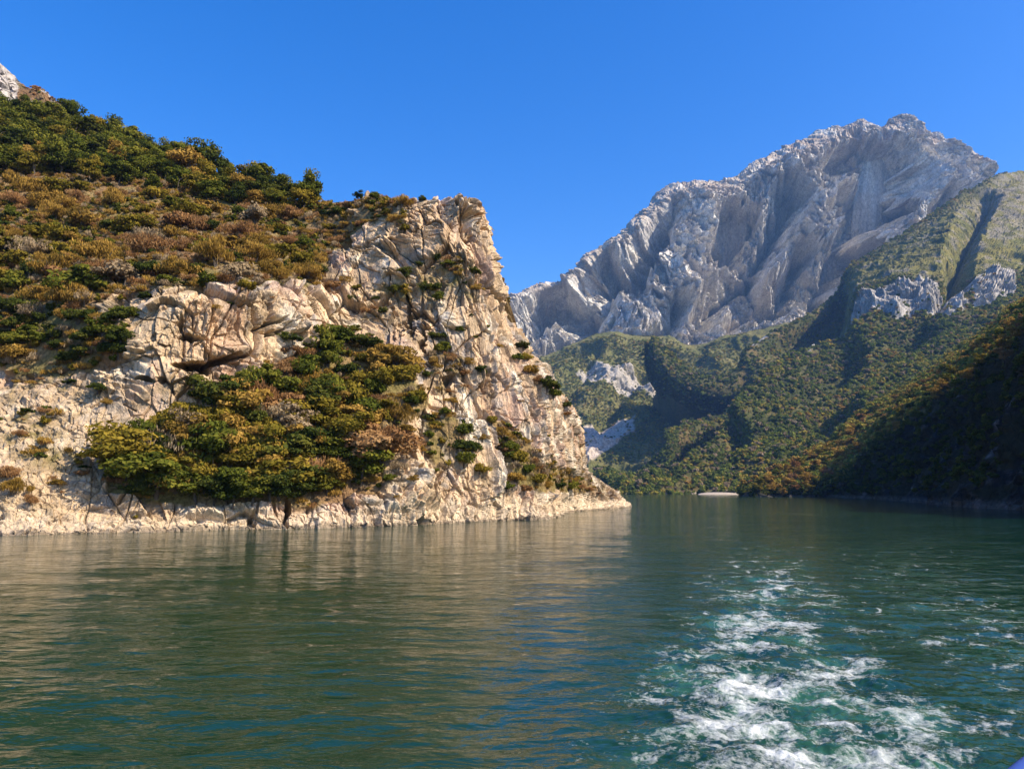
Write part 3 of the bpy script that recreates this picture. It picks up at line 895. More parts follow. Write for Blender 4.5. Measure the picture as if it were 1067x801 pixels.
# body colour: clear teal, milky green where air has been churned in
mpW = N(nt, "ShaderNodeMapping"); L.new(pos, mpW.inputs['Vector']); mpW.inputs['Scale'].default_value = (1, 1.0, 1)
nM = noise_node(nt, mpW.outputs[0], .42, 4, .6, .8)
milk = math_node(nt, 'MULTIPLY', map_range(nt, nM.outputs['Fac'], .38, .68, 0, 1, True), map_range(nt, wk, .1, .8, 0, 1, True))
body = N(nt, "ShaderNodeMix"); body.data_type = 'RGBA'
body.inputs[6].default_value = (.006, .031, .016, 1); body.inputs[7].default_value = (.026, .095, .052, 1)
L.new(milk, body.inputs[0])
wb = N(nt, "ShaderNodeBsdfPrincipled"); wb.inputs['IOR'].default_value = 1.333; wb.inputs['Roughness'].default_value = .06
L.new(body.outputs[2], wb.inputs['Base Color']); L.new(bmp.outputs[0], wb.inputs['Normal'])
# foam: veins and patches
nF = noise_node(nt, mpW.outputs[0], .75, 8, .62, .9)
nV = noise_node(nt, mpW.outputs[0], 1.15, 7, .6, 1.4)
vein = math_node(nt, 'SUBTRACT', 1.0, math_node(nt, 'MULTIPLY', math_node(nt, 'ABSOLUTE', math_node(nt, 'SUBTRACT', nV.outputs['Fac'], .5)), 9.0), True)
nS = noise_node(nt, mpW.outputs[0], 9.0, 5, .75, .3)
a1 = math_node(nt, 'MULTIPLY', wk, .63)
s1 = math_node(nt, 'ADD', a1, math_node(nt, 'MULTIPLY', math_node(nt, 'SUBTRACT', nF.outputs['Fac'], .5), 1.9))
s2 = math_node(nt, 'ADD', s1, math_node(nt, 'MULTIPLY', vein, .20))
s3 = math_node(nt, 'ADD', s2, math_node(nt, 'MULTIPLY', math_node(nt, 'SUBTRACT', nS.outputs['Fac'], .5), .85))
foam0 = map_range(nt, s3, .53, 1.04, 0, 1)
foam = math_node(nt, 'MULTIPLY', foam0, map_range(nt, wk, .04, .25, 0, 1, True))
fb = N(nt, "ShaderNodeBsdfPrincipled"); fb.inputs['Base Color'].default_value = (.62, .65, .62, 1); fb.inputs['Roughness'].default_value = .6
fbmp = N(nt, "ShaderNodeBump"); fbmp.inputs['Strength'].default_value = .8; fbmp.inputs['Distance'].default_value = .08
L.new(s3, fbmp.inputs['Height']); L.new(fbmp.outputs[0], fb.inputs['Normal'])
mx = N(nt, "ShaderNodeMixShader"); L.new(foam, mx.inputs[0]); L.new(wb.outputs[0], mx.inputs[1]); L.new(fb.outputs[0], mx.inputs[2])
L.new(mx.outputs[0], out.inputs['Surface'])
me.materials.append(m_w)
tag(link(bpy.data.objects.new("lake_water", me)), kind='structure')

# ------------------------------------------------------------------ plants: prototypes
LEAFC = {
 'green':  leaf_mat("leaves_green", (.034, .046, .008), (.095, .108, .015), (.20, .18, .026)),
 'dark':   leaf_mat("leaves_dark_green", (.022, .032, .008), (.052, .066, .013), (.13, .125, .022)),
 'yellow': leaf_mat("leaves_yellow_green", (.075, .070, .010), (.17, .135, .018), (.30, .21, .03)),
 'ochre':  leaf_mat("leaves_ochre", (.13, .085, .018), (.28, .17, .035), (.42, .26, .06)),
 'rusty':  leaf_mat("leaves_rusty", (.14, .070, .026), (.27, .14, .055), (.38, .23, .10)),
 'bare':   leaf_mat("twigs_dry", (.15, .11, .06), (.29, .21, .12), (.42, .32, .19)),
}
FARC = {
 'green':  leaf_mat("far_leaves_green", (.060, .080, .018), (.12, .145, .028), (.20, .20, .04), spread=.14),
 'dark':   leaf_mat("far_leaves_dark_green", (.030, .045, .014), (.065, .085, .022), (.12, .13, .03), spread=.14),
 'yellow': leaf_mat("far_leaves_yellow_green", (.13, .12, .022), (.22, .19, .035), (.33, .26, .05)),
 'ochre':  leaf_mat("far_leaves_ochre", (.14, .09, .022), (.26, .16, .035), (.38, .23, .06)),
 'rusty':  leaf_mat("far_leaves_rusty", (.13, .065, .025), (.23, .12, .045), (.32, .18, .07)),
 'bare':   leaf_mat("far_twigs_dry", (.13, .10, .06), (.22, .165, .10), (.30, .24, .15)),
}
def leaf_cloud(seed, n, rx, rz, z0, leaf, lobes=9, up=0.0, shell=.55, squash=.8):
    r = np.random.default_rng(seed)
    # lobes inside an ellipsoid
    lc = r.normal(size=(lobes, 3)); lc /= np.linalg.norm(lc, axis=1, keepdims=True)
    lc *= (r.random((lobes, 1)) ** .45) * .84
    lc[:, 2] = np.abs(lc[:, 2]) * 1.1 - .25 if z0 < .5 else lc[:, 2]
    lr = .15 + .28 * r.random(lobes) ** 1.3
    lr[:2] = .42; lc[:2] *= .4
    k = r.integers(0, lobes, n)
    d = r.normal(size=(n, 3)); d /= np.linalg.norm(d, axis=1, keepdims=True)
    d = d * np.array([1.15, 1.15, squash])
    rad = lr[k] * (shell + (1 - shell) * r.random(n) ** .5) * (1 + .18 * r.normal(size=n))
    p = lc[k] + d * rad[:, None]
    p *= np.array([rx, rx, rz]); p[:, 2] += z0 + rz * .75
    keep = p[:, 2] > .02; p = p[keep]; d = d[keep]; k = k[keep]; n = len(p)
    nrm = d + r.normal(size=(n, 3)) * .6 + np.array([0, 0, .35]); nrm /= np.linalg.norm(nrm, axis=1, keepdims=True)
    a = np.cross(nrm, r.normal(size=(n, 3))); a /= np.linalg.norm(a, axis=1, keepdims=True) + 1e-9
    if up:
        a = np.array([0, 0, 1.0]) + r.normal(size=(n, 3)) * .35; a /= np.linalg.norm(a, axis=1, keepdims=True)
        nrm = np.cross(a, r.normal(size=(n, 3)))
        nrm /= np.linalg.norm(nrm, axis=1, keepdims=True)
    b = np.cross(nrm, a) * (1 - .6 * up)
    s = leaf * (.6 + .8 * r.random(n))[:, None]
    v = np.stack([p - a * s, p - b * s * .55, p + a * s, p + b * s * .55], 1).reshape(-1, 3)
    f = np.arange(n * 4).reshape(-1, 4)
    tint = np.repeat(np.clip(r.random(lobes)[k] * .8 + .2 * r.random(n), 0, 1), 4)
    return v, f, tint

def tube(p0, p1, r0, r1, sides=6):
    p0 = np.array(p0, float); p1 = np.array(p1, float); d = p1 - p0; d /= np.linalg.norm(d)
    a = np.cross(d, [0.3, .9, .2]); a /= np.linalg.norm(a); b = np.cross(d, a)
    t = np.linspace(0, 2 * np.pi, sides, endpoint=False)
    ring = np.cos(t)[:, None] * a + np.sin(t)[:, None] * b
    v = np.concatenate([p0 + ring * r0, p1 + ring * r1])
    f = [[i, (i + 1) % sides, sides + (i + 1) % sides, sides + i] for i in range(sides)]
    return v, np.array(f)

def merge(parts):
    vs, fs, o = [], [], 0
    for v, f in parts:
        vs.append(v); fs.append(f + o); o += len(v)
    return np.concatenate(vs), np.concatenate(fs)

def trunk_mesh(seed, h, r0, crown_r, limbs=5):
    r = np.random.default_rng(seed)
    pts = [np.array([0, 0, -.6])]
    for k in range(1, 5):
        pts.append(np.array([r.normal() * .12 * k, r.normal() * .12 * k, h * k / 4 * .8]))
    parts = [tube(pts[i], pts[i + 1], r0 * (1 - .2 * i), r0 * (1 - .2 * (i + 1))) for i in range(4)]
    for k in range(limbs):
        s = pts[1 + k % 3] + (pts[2 + k % 3] - pts[1 + k % 3]) * r.random()
        a = r.random() * 6.28; e = s + np.array([cos(a) * crown_r * .6, sin(a) * crown_r * .6, h * (.12 + .25 * r.random())])
        m = (s + e) / 2 + np.array([0, 0, .15 * h * r.random()])
        parts += [tube(s, m, r0 * .45, r0 * .3, 5), tube(m, e, r0 * .3, r0 * .08, 5)]
    return merge(parts)

def stems_mesh(seed, h, rr):
    r = np.random.default_rng(seed); parts = []
    for k in range(7):
        a = r.random() * 6.28; e = np.array([cos(a) * rr * .55 * r.random(), sin(a) * rr * .55 * r.random(), h * (.55 + .3 * r.random())])
        m = e * np.array([.35, .35, .5])
        parts += [tube((0, 0, -.4), m, .06, .045, 5), tube(m, e, .045, .012, 5)]
    return merge(parts)

def mesh_of(name, v, f, mat, tint=None, smooth=False):
    me = np_mesh(name, v, f, {"tint": tint} if tint is not None else None, smooth)
    me.materials.append(mat); return me

TREES, SHRUBS = {}, {}
for ci, cname in enumerate(LEAFC):
    TREES[cname] = []; SHRUBS[cname] = []
    for k in range(5):
        sd = 1000 + ci * 10 + k
        v, f, t = leaf_cloud(sd, 3600 if cname != 'bare' else 1800, 2.9, 2.5, 1.2, .20, 18, squash=.66)      # unit tree: about 6 m high, 5 m wide
        tv_, tf_ = trunk_mesh(sd, 4.6, .17, 2.0)
        TREES[cname].append((mesh_of("tree_crown", v, f, LEAFC[cname], t), mesh_of("tree_trunk", tv_, tf_, M_bark)))
        v, f, t = leaf_cloud(sd + 500, 2600 if cname != 'bare' else 1500, 1.75, 1.25, .05, .14, 15, up=1.0 if cname in ('bare', 'rusty', 'ochre') and k else 0.0)   # unit shrub: about 2.4 m high, 3 m wide
        sv_, sf_ = stems_mesh(sd, 2.2, 1.6)
        SHRUBS[cname].append((mesh_of("shrub_foliage", v, f, LEAFC[cname], t), mesh_of("shrub_stems", sv_, sf_, M_bark)))

COLW = {'green': 'green', 'dark': 'dark green', 'yellow': 'yellow green', 'ochre': 'golden ochre', 'rusty': 'rusty brown', 'bare': 'dry greyish brown'}
placed = []
def plant(kind, cname, p, s, zone, group, sz=1.0, label=None, tilt=0.0, at=None):
    var = random.randrange(5)
    crown, wood = (TREES if kind == 'tree' else SHRUBS)[cname][var]
    nm = 'tree' if kind == 'tree' else 'shrub'
    root = link(bpy.data.objects.new(nm, None))
    root.empty_display_size = .5
    root.location = (float(p[0]), float(p[1]), float(p[2]) - .12 * s)
    root.rotation_euler = (random.uniform(-.12, .12) + tilt, random.uniform(-.12, .12), random.uniform(0, 6.28))
    root.scale = (s * random.uniform(.8, 1.3), s * random.uniform(.8, 1.3), s * sz * random.uniform(.85, 1.15))
    a = link(bpy.data.objects.new('crown' if kind == 'tree' else 'foliage', crown)); a.parent = root
    b = link(bpy.data.objects.new('trunk' if kind == 'tree' else 'stems', wood)); b.parent = root
    pxx, pyy, _ = proj(np.array(root.location, float)[None])
    placed.append(dict(root=root, kind=kind, col=cname, s=s, zone=zone, group=group, label=label, x=float(pxx[0]), y=float(pyy[0])))
    return root

def pick(weights):
    ks = list(weights); return random.choices(ks, [weights[k] for k in ks])[0]

def scatter_poly(surf, poly, n, mind, maker, cond=None, tries=60):
    """poisson-like spots inside a polygon of the chart, from the back forward"""
    xs = [p[0] for p in poly]; ys_ = [p[1] for p in poly]; pts = []
    for _ in range(n * tries):
        if len(pts) >= n: break
        x_, y_ = random.uniform(min(xs), max(xs)), random.uniform(min(ys_), max(ys_))
        if not in_poly(np.array([x_]), np.array([y_]), poly)[0]: continue
        md = mind(x_, y_) if callable(mind) else mind
        if any((x_ - a) ** 2 + ((y_ - b) * 1.5) ** 2 < md * md for a, b in pts): continue
        if cond and not cond(x_, y_): continue
        pts.append((x_, y_))
    for (x_, y_) in sorted(pts, key=lambda q: q[1]):
        p, i = surf.at(x_, y_)
        if p is None: continue
        maker(p, x_, y_, i)

def ridge_y(x): return float(np.interp(x, [-260,-100,0,80,160,235,300,360,410,455], [20,75,118,134,165,186,210,213,208,206]))

# trees along the crest and just below it
def mk(p, x, y, i):
    t = (y - ridge_y(x))
    c = pick({'green': 5, 'dark': 2.0, 'yellow': 2.6, 'ochre': .4 + t / 50})
    s = random.uniform(1.0, 1.75) * (1.0 if x < 230 else .82)
    plant('tree', c, p, s, 'crest', 'trees along the crest of the left slope')
scatter_poly(cliff_s, [(-30,105),(0,121),(80,138),(160,169),(235,190),(300,213),(322,217),(310,226),(250,216),(200,208),(150,198),(90,190),(40,185),(-30,180)], 92, lambda x, y: 11.5 if x < 200 else 9.5, mk)
# line of trees standing on the skyline itself
for x in list(range(-6, 330, 15)):
    y = ridge_y(x) + random.uniform(1, 5)
    p, i = cliff_s.at(x, y)
    if p is not None: plant('tree', pick({'green': 5, 'dark': 3, 'yellow': 1.2}), p, random.uniform(1.0, 1.8) * (1.0 if x < 230 else .82), 'skyline', 'trees along the crest of the left slope', sz=random.uniform(.8, 1.25))
# shrubs on the upper slope
def mk(p, x, y, i):
    c = pick({'rusty': 2.6, 'ochre': 4.4, 'bare': 2.0, 'yellow': 2.4, 'green': 1.4, 'dark': .8 + (x < 130)})
    plant('shrub', c, p, random.uniform(.7, 1.5) if c in ('green', 'dark') and y < 290 else random.uniform(1.0, 2.5) , 'upper', 'shrubs on the upper left slope', sz=random.uniform(.85, 1.15))
scatter_poly(cliff_s, [(-10,190),(60,195),(150,205),(250,222),(318,228),(340,250),(325,298),(240,296),(180,300),(120,302),(60,330),(-10,345)], 96, 14.5, mk)
# shrubs and small trees of the thicket by the water
def mk(p, x, y, i):
    big = y > 430
    c = pick({'green': 3, 'dark': 2.2, 'yellow': 3.4, 'ochre': 2.6, 'rusty': .8 if y > 400 else 1.8, 'bare': .5})
    if big and random.random() < .75: plant('tree', c, p, random.uniform(1.0, 1.75), 'thicket', 'thicket above the water in the middle of the headland', sz=.85)
    else: plant('shrub', c, p, random.uniform(1.2, 2.2), 'thicket', 'thicket above the water in the middle of the headland', sz=random.uniform(.9, 1.3))
scatter_poly(cliff_s, [(112,500),(118,478),(150,455),(195,437),(240,425),(268,392),(305,376),(348,352),(392,364),(425,392),(440,420),(412,450),(398,480),(392,508),(330,520),(250,522),(180,520),(125,512)], 88, 16.5, mk)
for (x, y, s_) in [(128,505,1.1),(150,518,.9),(205,520,1.2),(222,524,1.1),(243,522,1.25),(262,524,1.0),(282,522,1.2),(312,520,1.1),(340,514,.9)]:
    p, i = cliff_s.at(x, y)
    plant('tree', pick({'dark': 3, 'green': 2}), p, s_, 'thicket', 'thicket above the water in the middle of the headland', sz=.7)
# bushes on the left shoulder
def mk(p, x, y, i):
    plant('shrub', pick({'dark': 3, 'green': 2, 'ochre': 1.2, 'rusty': 1}), p, random.uniform(.8, 1.5), 'shoulder', 'bushes on the left shoulder above the scree')
scatter_poly(cliff_s, [(-5,330),(60,325),(120,318),(132,345),(122,375),(70,385),(30,380),(-5,372)], 24, 13, mk)
# single shrubs on the bare rock
spots = [(8,500,1.0,'rusty'),(14,515,1.1,'ochre'),(30,525,.7,'rusty'),(100,408,.9,'dark'),(110,420,.6,'ochre'),(45,430,.6,'rusty'),(70,470,.5,'ochre'),(20,455,.6,'rusty'),(60,505,.5,'ochre'),(85,495,.6,'rusty'),
 (338,226,1.3,'dark'),(350,222,1.2,'green'),(342,240,1.0,'yellow'),(358,236,.8,'ochre'),(352,252,.8,'rusty'),(332,284,1.1,'dark'),(330,270,.8,'ochre'),
 (372,208,.7,'dark'),(388,208,.8,'green'),(363,214,.7,'rusty'),(418,214,1.3,'ochre'),(412,232,1.2,'ochre'),(420,240,.9,'yellow'),(428,212,.8,'rusty'),(402,222,.7,'yellow'),(438,208,.6,'green'),
 (484,214,.35,'rusty'),(396,216,.7,'ochre'),(452,272,1.0,'dark'),(468,276,.8,'green'),(492,285,.8,'dark'),(497,302,.8,'ochre'),(436,276,.7,'dark'),(446,304,1.2,'dark'),(458,312,1.0,'green'),
 (420,292,1.2,'dark'),(412,306,1.0,'green'),(388,322,.6,'rusty'),(400,326,.8,'dark'),(393,312,.5,'dark'),(365,315,.7,'green'),(372,300,.6,'yellow'),(358,295,.8,'ochre'),(345,300,.9,'rusty'),(478,344,.5,'green'),
 (455,352,.9,'dark'),(462,366,1.0,'green'),(450,378,.9,'ochre'),(470,376,1.1,'rusty'),(488,380,.8,'ochre'),(500,388,1.0,'dark'),(482,392,.8,'rusty'),(445,392,.8,'dark'),(437,384,.7,'rusty'),
 (484,452,1.3,'dark'),(490,470,1.6,'dark'),(482,484,1.2,'green'),(498,492,.9,'yellow'),(476,468,1.0,'dark'),(503,458,.7,'ochre'),(462,432,.8,'green'),(455,445,.7,'yellow'),(470,418,.7,'ochre'),(455,490,.5,'green'),(440,470,.5,'ochre'),
 (512,440,.8,'yellow'),(522,455,1.0,'ochre'),(530,470,1.1,'green'),(540,482,1.3,'yellow'),(548,495,1.3,'green'),(558,502,1.3,'yellow'),(570,506,1.1,'ochre'),(582,508,1.1,'dark'),(592,510,1.3,'green'),(604,510,1.0,'rusty'),(614,511,.8,'rusty'),
 (536,500,1.2,'ochre'),(528,510,.9,'green'),(545,512,.9,'rusty'),(560,470,.5,'ochre'),(575,485,.7,'yellow'),(588,492,.7,'ochre'),(545,362,1.1,'dark'),(541,375,.8,'green'),(552,388,.9,'ochre'),(560,398,.8,'rusty'),(570,404,1.4,'dark'),(577,412,1.2,'green'),(588,424,.9,'dark'),(592,432,.7,'rusty'),
 (548,375,.8,'yellow'),(520,360,.4,'ochre'),(508,340,.35,'green'),(295,352,.7,'green'),(304,356,.8,'dark'),(225,322,.5,'ochre'),(255,300,.9,'yellow'),(240,318,.4,'dark'),(150,310,.9,'dark'),(128,330,1.0,'green'),
 (410,436,.8,'rusty'),(425,448,.9,'ochre'),(418,465,.8,'bare'),(430,420,1.0,'green'),(405,500,.7,'green'),(415,488,.7,'bare'),(430,500,.5,'ochre'),(446,455,.7,'green'),(395,420,.9,'rusty'),(370,345,.8,'green'),(355,342,.8,'rusty'),(385,350,.7,'dark'),
 (605,502,.8,'green'),(598,500,.8,'ochre'),(622,514,.5,'rusty')]
for (x, y, s, c) in spots:
    p, i = cliff_s.at(x, y)
    if p is None: continue
    if (x, y) in ((372,208),(388,208),(420,292)):
        plant('tree', c, p, .45 if x < 400 else .62, 'rock', 'plants on the bare rock of the headland')
    else:
        plant('shrub', c, p, s, 'rock', 'plants on the bare rock of the headland', sz=random.uniform(.85, 1.1))

# trees on the right-hand slope
m4s = Surf(M4['v'], (M4['TV'] > 1.05) & (M4['TV'] < 6.05))
def mk(p, x, y, i):
    near = y > 480 or x < 840
    c = pick({'green': 2.4, 'dark': 1.2, 'yellow': 3.6, 'ochre': 3.6, 'rusty': 1.0})  # autumn mix, yellow and ochre weighted up to paint sunlight on the band
    s = random.uniform(.85, 1.25) * (1.55 if p[1] > 480 else 1.1)
    plant('tree', c, p, s, 'right', 'autumn trees on the sunlit slope to the right')
scatter_poly(m4s, [(778,514),(812,495),(850,477),(905,434),(960,405),(1026,358),(1080,326),(1080,350),(1040,378),(985,412),(932,455),(900,480),(868,508),(850,518)], 112, lambda x, y: 9.5 if x < 860 else 12, mk)

# labels that single each plant out by colour, size and nearest feature
LAND = {
 'crest': [((10,125),'near the left edge of the picture'),((50,140),'under the brown hilltop slope'),((95,150),'where the brown hilltop slope meets the skyline'),((135,170),'on the steepest part of the crest'),((180,190),'at the middle of the crest'),((225,205),'on the gentle part of the crest'),((270,212),'at the right third of the crest'),((315,220),'at the low right end of the crest')],
 'skyline': [((0,115),'on the skyline beside the white crag'),((55,125),'on the skyline under the brown hilltop slope'),((110,150),'on the skyline at the first hump'),((170,170),'on the skyline at the middle of the crest'),((230,190),'on the skyline right of the middle'),((300,212),'on the skyline at the low right end')],
 'upper': [((15,215),'just below the crest wood at the far left'),((15,270),'halfway up the slope at the left edge'),((30,320),'low on the slope at the left edge'),((90,225),'below the crest wood left of centre'),((90,280),'mid slope above the left shoulder'),((160,230),'below the middle of the crest wood'),((160,280),'on the rim of the grey cliff, left part'),((220,240),'in the reddish brush at mid slope'),((230,285),'on the rim directly above the cave'),((290,240),'below the low right end of the crest wood'),((300,285),'above the slanting ledges'),((335,260),'beside the pale gully at the slope end')],
 'thicket': [((130,490),'at the left end of the waterside thicket'),((190,500),'on the lower left bank of the thicket'),((200,450),'at the foot of the grey cliff'),((245,500),'at the water edge of the thicket'),((260,440),'below the slanting grey slab'),((300,500),'over the dark cleft at the water'),((310,450),'in the middle of the thicket'),((285,395),'right of the cave under the ledges'),((350,370),'at the top of the thicket'),((350,440),'in the right half of the thicket'),((380,500),'at the lower right end of the thicket'),((410,400),'at the upper right end of the thicket')],
 'shoulder': [((20,345),'on the left shoulder at the picture edge'),((60,355),'in the middle of the left shoulder'),((110,340),'on the left shoulder next to the grey cliff')],
 'rock': [((15,510),'low on the scree at the left edge'),((70,480),'on the pale scree at the left'),((105,412),'on the rock left of the white cliff'),((230,315),'on the brow of the grey cliff'),((300,352),'by the slanting ledges'),((345,235),'on the rim left of the rock dome'),((380,208),'on the skyline left of the rock top'),((415,222),'on the left shoulder of the rock top'),((370,310),'beside the pink gully'),((415,300),'over the black vertical cleft'),((455,275),'under the rock top'),((495,295),'near the right edge of the upper cliff'),((450,308),'on the upper face right of the black cleft'),((460,365),'on the middle ledge of the face'),((495,385),'at the right end of the middle ledge'),((415,440),'between the thicket and the pale ribs'),((420,490),'among the pale ribs above the water'),((465,430),'on the pale ribs'),((487,470),'in the dark clump on the lower face'),((525,460),'at the head of the grassy ramp'),((550,500),'on the grassy ramp above the bank'),((595,505),'near the tip above the bank'),((550,380),'on the right skyline of the cliff, upper part'),((580,415),'on the right skyline of the cliff, lower part')],
 'right': [((800,505),'at the far left tip of the right slope'),((830,495),'near the tip of the right slope'),((850,480),'low on the right slope next to the water'),((880,455),'under the skyline of the right slope, lower part'),((890,485),'at the lower edge of the shadow'),((920,430),'on the lower middle of the right slope'),((950,425),'beside the shadow edge at mid slope'),((970,395),'on the skyline of the right slope, middle part'),((1000,380),'on the upper middle of the right slope'),((1030,350),'on the skyline of the right slope, upper part'),((1055,350),'at the top right by the picture edge')],
}
def size_word(q):
    s = q['s'] * (1 if q['kind'] == 'tree' else 1)
    lo, hi = (.8, .98) if q['kind'] == 'tree' else (.8, 1.25)
    return 'small' if s < lo else ('large' if s > hi else 'middling')
buckets = {}
for q in placed:
    best = min(LAND[q['zone']], key=lambda l: (l[0][0] - q['x']) ** 2 + (l[0][1] - q['y']) ** 2)
    q['base'] = f"{size_word(q)} {COLW[q['col']]} {q['kind']} {best[1]}"
    buckets.setdefault(q['base'], []).append(q)
ORD = {2: ['left', 'right'], 3: ['left', 'middle', 'right']}
for base_l, qs in buckets.items():
    qs.sort(key=lambda q: q['x'])
    for k, q in enumerate(qs):
        lab = base_l
        if len(qs) == 2: lab = base_l + (', left of two' if k == 0 else ', right of two')
        elif len(qs) == 3: lab = base_l + (', left of three' if k == 0 else ', middle of three' if k == 1 else ', right of three')
        elif len(qs) > 3: lab = base_l + f", {['first','second','third','fourth','fifth','sixth','seventh','eighth','ninth','tenth'][min(k, 9)]} from left"
        if len(lab.split()) > 16: lab = lab.replace(lab.split()[0] + ' ', '', 1)
        if len(lab.split()) > 16: lab = lab.replace('dry greyish', 'dry')
        tag(q['root'], lab, q['kind'], q['group'])

# ------------------------------------------------------------------ stuff: ground cover and far woods as instances inside one object
def proto_collection(name, meshes):
    c = bpy.data.collections.new(name)
    for me in meshes:
        o = bpy.data.objects.new(me.name, me); c.objects.link(o)
    return c

def instancer(name, pts, scales, idx, coll, label, cat, seed=0, kind='stuff'):
    me = bpy.data.meshes.new(name)
    n = len(pts); me.vertices.add(n); me.vertices.foreach_set("co", pts.astype(f32).ravel())
    r = np.random.default_rng(seed)
    a = me.attributes.new("scl", 'FLOAT_VECTOR', 'POINT'); a.data.foreach_set("vector", scales.astype(f32).ravel())
    rot = np.stack([r.normal(0, .1, n), r.normal(0, .1, n), r.random(n) * 6.283], 1).astype(f32)
    a = me.attributes.new("rot", 'FLOAT_VECTOR', 'POINT'); a.data.foreach_set("vector", rot.ravel())
    a = me.attributes.new("idx", 'INT', 'POINT'); a.data.foreach_set("value", idx.astype(np.int32))
    o = link(bpy.data.objects.new(name, me))
    ng = bpy.data.node_groups.new(name, 'GeometryNodeTree')
    ng.interface.new_socket("Geometry", in_out='INPUT', socket_type='NodeSocketGeometry')
    ng.interface.new_socket("Geometry", in_out='OUTPUT', socket_type='NodeSocketGeometry')
    gi = ng.nodes.new('NodeGroupInput'); go = ng.nodes.new('NodeGroupOutput')
    ip = ng.nodes.new('GeometryNodeInstanceOnPoints'); ci = ng.nodes.new('GeometryNodeCollectionInfo')
    ci.inputs['Collection'].default_value = coll; ci.inputs['Separate Children'].default_value = True; ci.inputs['Reset Children'].default_value = True
    def attr(nm, t):
        x = ng.nodes.new('GeometryNodeInputNamedAttribute'); x.data_type = t; x.inputs['Name'].default_value = nm; return x.outputs['Attribute']
    ng.links.new(gi.outputs[0], ip.inputs['Points']); ng.links.new(ci.outputs[0], ip.inputs['Instance'])
    ip.inputs['Pick Instance'].default_value = True
    ng.links.new(attr('idx', 'INT'), ip.inputs['Instance Index'])
    ng.links.new(attr('rot', 'FLOAT_VECTOR'), ip.inputs['Rotation'])
    ng.links.new(attr('scl', 'FLOAT_VECTOR'), ip.inputs['Scale'])
    ng.links.new(ip.outputs[0], go.inputs[0])
    md = o.modifiers.new("instances", 'NODES'); md.node_group = ng
    tag(o, label, cat, kind=kind)
    return o

# low-detail crowns for far woods (objects in a collection are taken in name order: prefix them)
far_meshes = []
for ci, (cname, cnt) in enumerate([('green', 3), ('dark', 3), ('yellow', 2), ('ochre', 2), ('rusty', 1), ('bare', 1)]):
    for k in range(cnt):
        v, f, t = leaf_cloud(3000 + ci * 10 + k, 420, 1.0, .95, .15, .21, 7)
        me = mesh_of(f"c{len(far_meshes):02d}_crown", v, f, FARC[cname], t); far_meshes.append(me)
far_coll = proto_collection("far_crowns", far_meshes)
IDX = {'green': [0, 1, 2], 'dark': [3, 4, 5], 'yellow': [6, 7], 'ochre': [8, 9], 'rusty': [10], 'bare': [11]}
near_meshes = []
for ci, (cname, cnt) in enumerate([('green', 3), ('dark', 3), ('yellow', 2), ('ochre', 2), ('rusty', 1), ('bare', 1)]):
    for k in range(cnt):
        v, f, t = leaf_cloud(3500 + ci * 10 + k, 600, 1.0, .95, .15, .17, 9)
        near_meshes.append(mesh_of(f"n{len(near_meshes):02d}_crown", v, f, LEAFC[cname], t))
near_coll = proto_collection("slope_crowns", near_meshes)
def idx_for(n, w, r):
    names = list(w); pr = np.array([w[k] for k in names], float); pr /= pr.sum()
    ch = r.choice(len(names), n, p=pr)
    return np.array([IDX[names[c]][r.integers(len(IDX[names[c]]))] for c in ch])

def scatter_land(M, n, weight, seed):
    """points spread over a landform in proportion to its area and a weight"""
    r = np.random.default_rng(seed); nr, nc = M['shape']
    g = M['v'].reshape(nr, nc, 3)
    a = np.linalg.norm(np.cross(g[1:, :-1] - g[:-1, :-1], g[:-1, 1:] - g[:-1, :-1]), axis=2)
    w = a * weight.reshape(nr, nc)[:-1, :-1]
    cdf = np.cumsum(w.ravel()); pick_ = np.searchsorted(cdf, r.random(n) * cdf[-1])
    i, j = pick_ // (nc - 1), pick_ % (nc - 1)
    u, v = r.random(n)[:, None], r.random(n)[:, None]
    return g[i, j] + (g[i + 1, j] - g[i, j]) * u + (g[i, j + 1] - g[i, j]) * v, i * nc + j, r

# wood on the right-hand mountainside
cr, meadow = M3['extra']
vis = (M3['px'] > 560) & (M3['px'] < 1120) & (M3['TV'] > 1.02) & (M3['TV'] < 6.9)
wgt = vis * (1 - .97 * sstep(.2, .6, cr)) * (1 - .5 * meadow) * (.35 + .65 * sstep(-.25, .1, fbm(M3['v'] / 35, 3, 902))) * (2200 / np.maximum(M3['v'][:, 1], 500)) ** 1.3
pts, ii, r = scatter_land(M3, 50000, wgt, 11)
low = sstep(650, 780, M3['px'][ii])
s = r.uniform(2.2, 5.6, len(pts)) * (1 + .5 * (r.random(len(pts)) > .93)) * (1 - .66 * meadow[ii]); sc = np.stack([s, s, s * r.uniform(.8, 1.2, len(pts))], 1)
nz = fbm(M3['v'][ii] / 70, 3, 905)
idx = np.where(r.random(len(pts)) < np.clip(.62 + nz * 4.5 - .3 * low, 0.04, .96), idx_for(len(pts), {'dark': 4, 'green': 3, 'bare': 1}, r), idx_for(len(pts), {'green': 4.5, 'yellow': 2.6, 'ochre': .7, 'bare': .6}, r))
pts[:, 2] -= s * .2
instancer("forest", pts, sc, idx, far_coll, "mixed green and olive wood covering the long mountainside across the lake", "forest", 1)
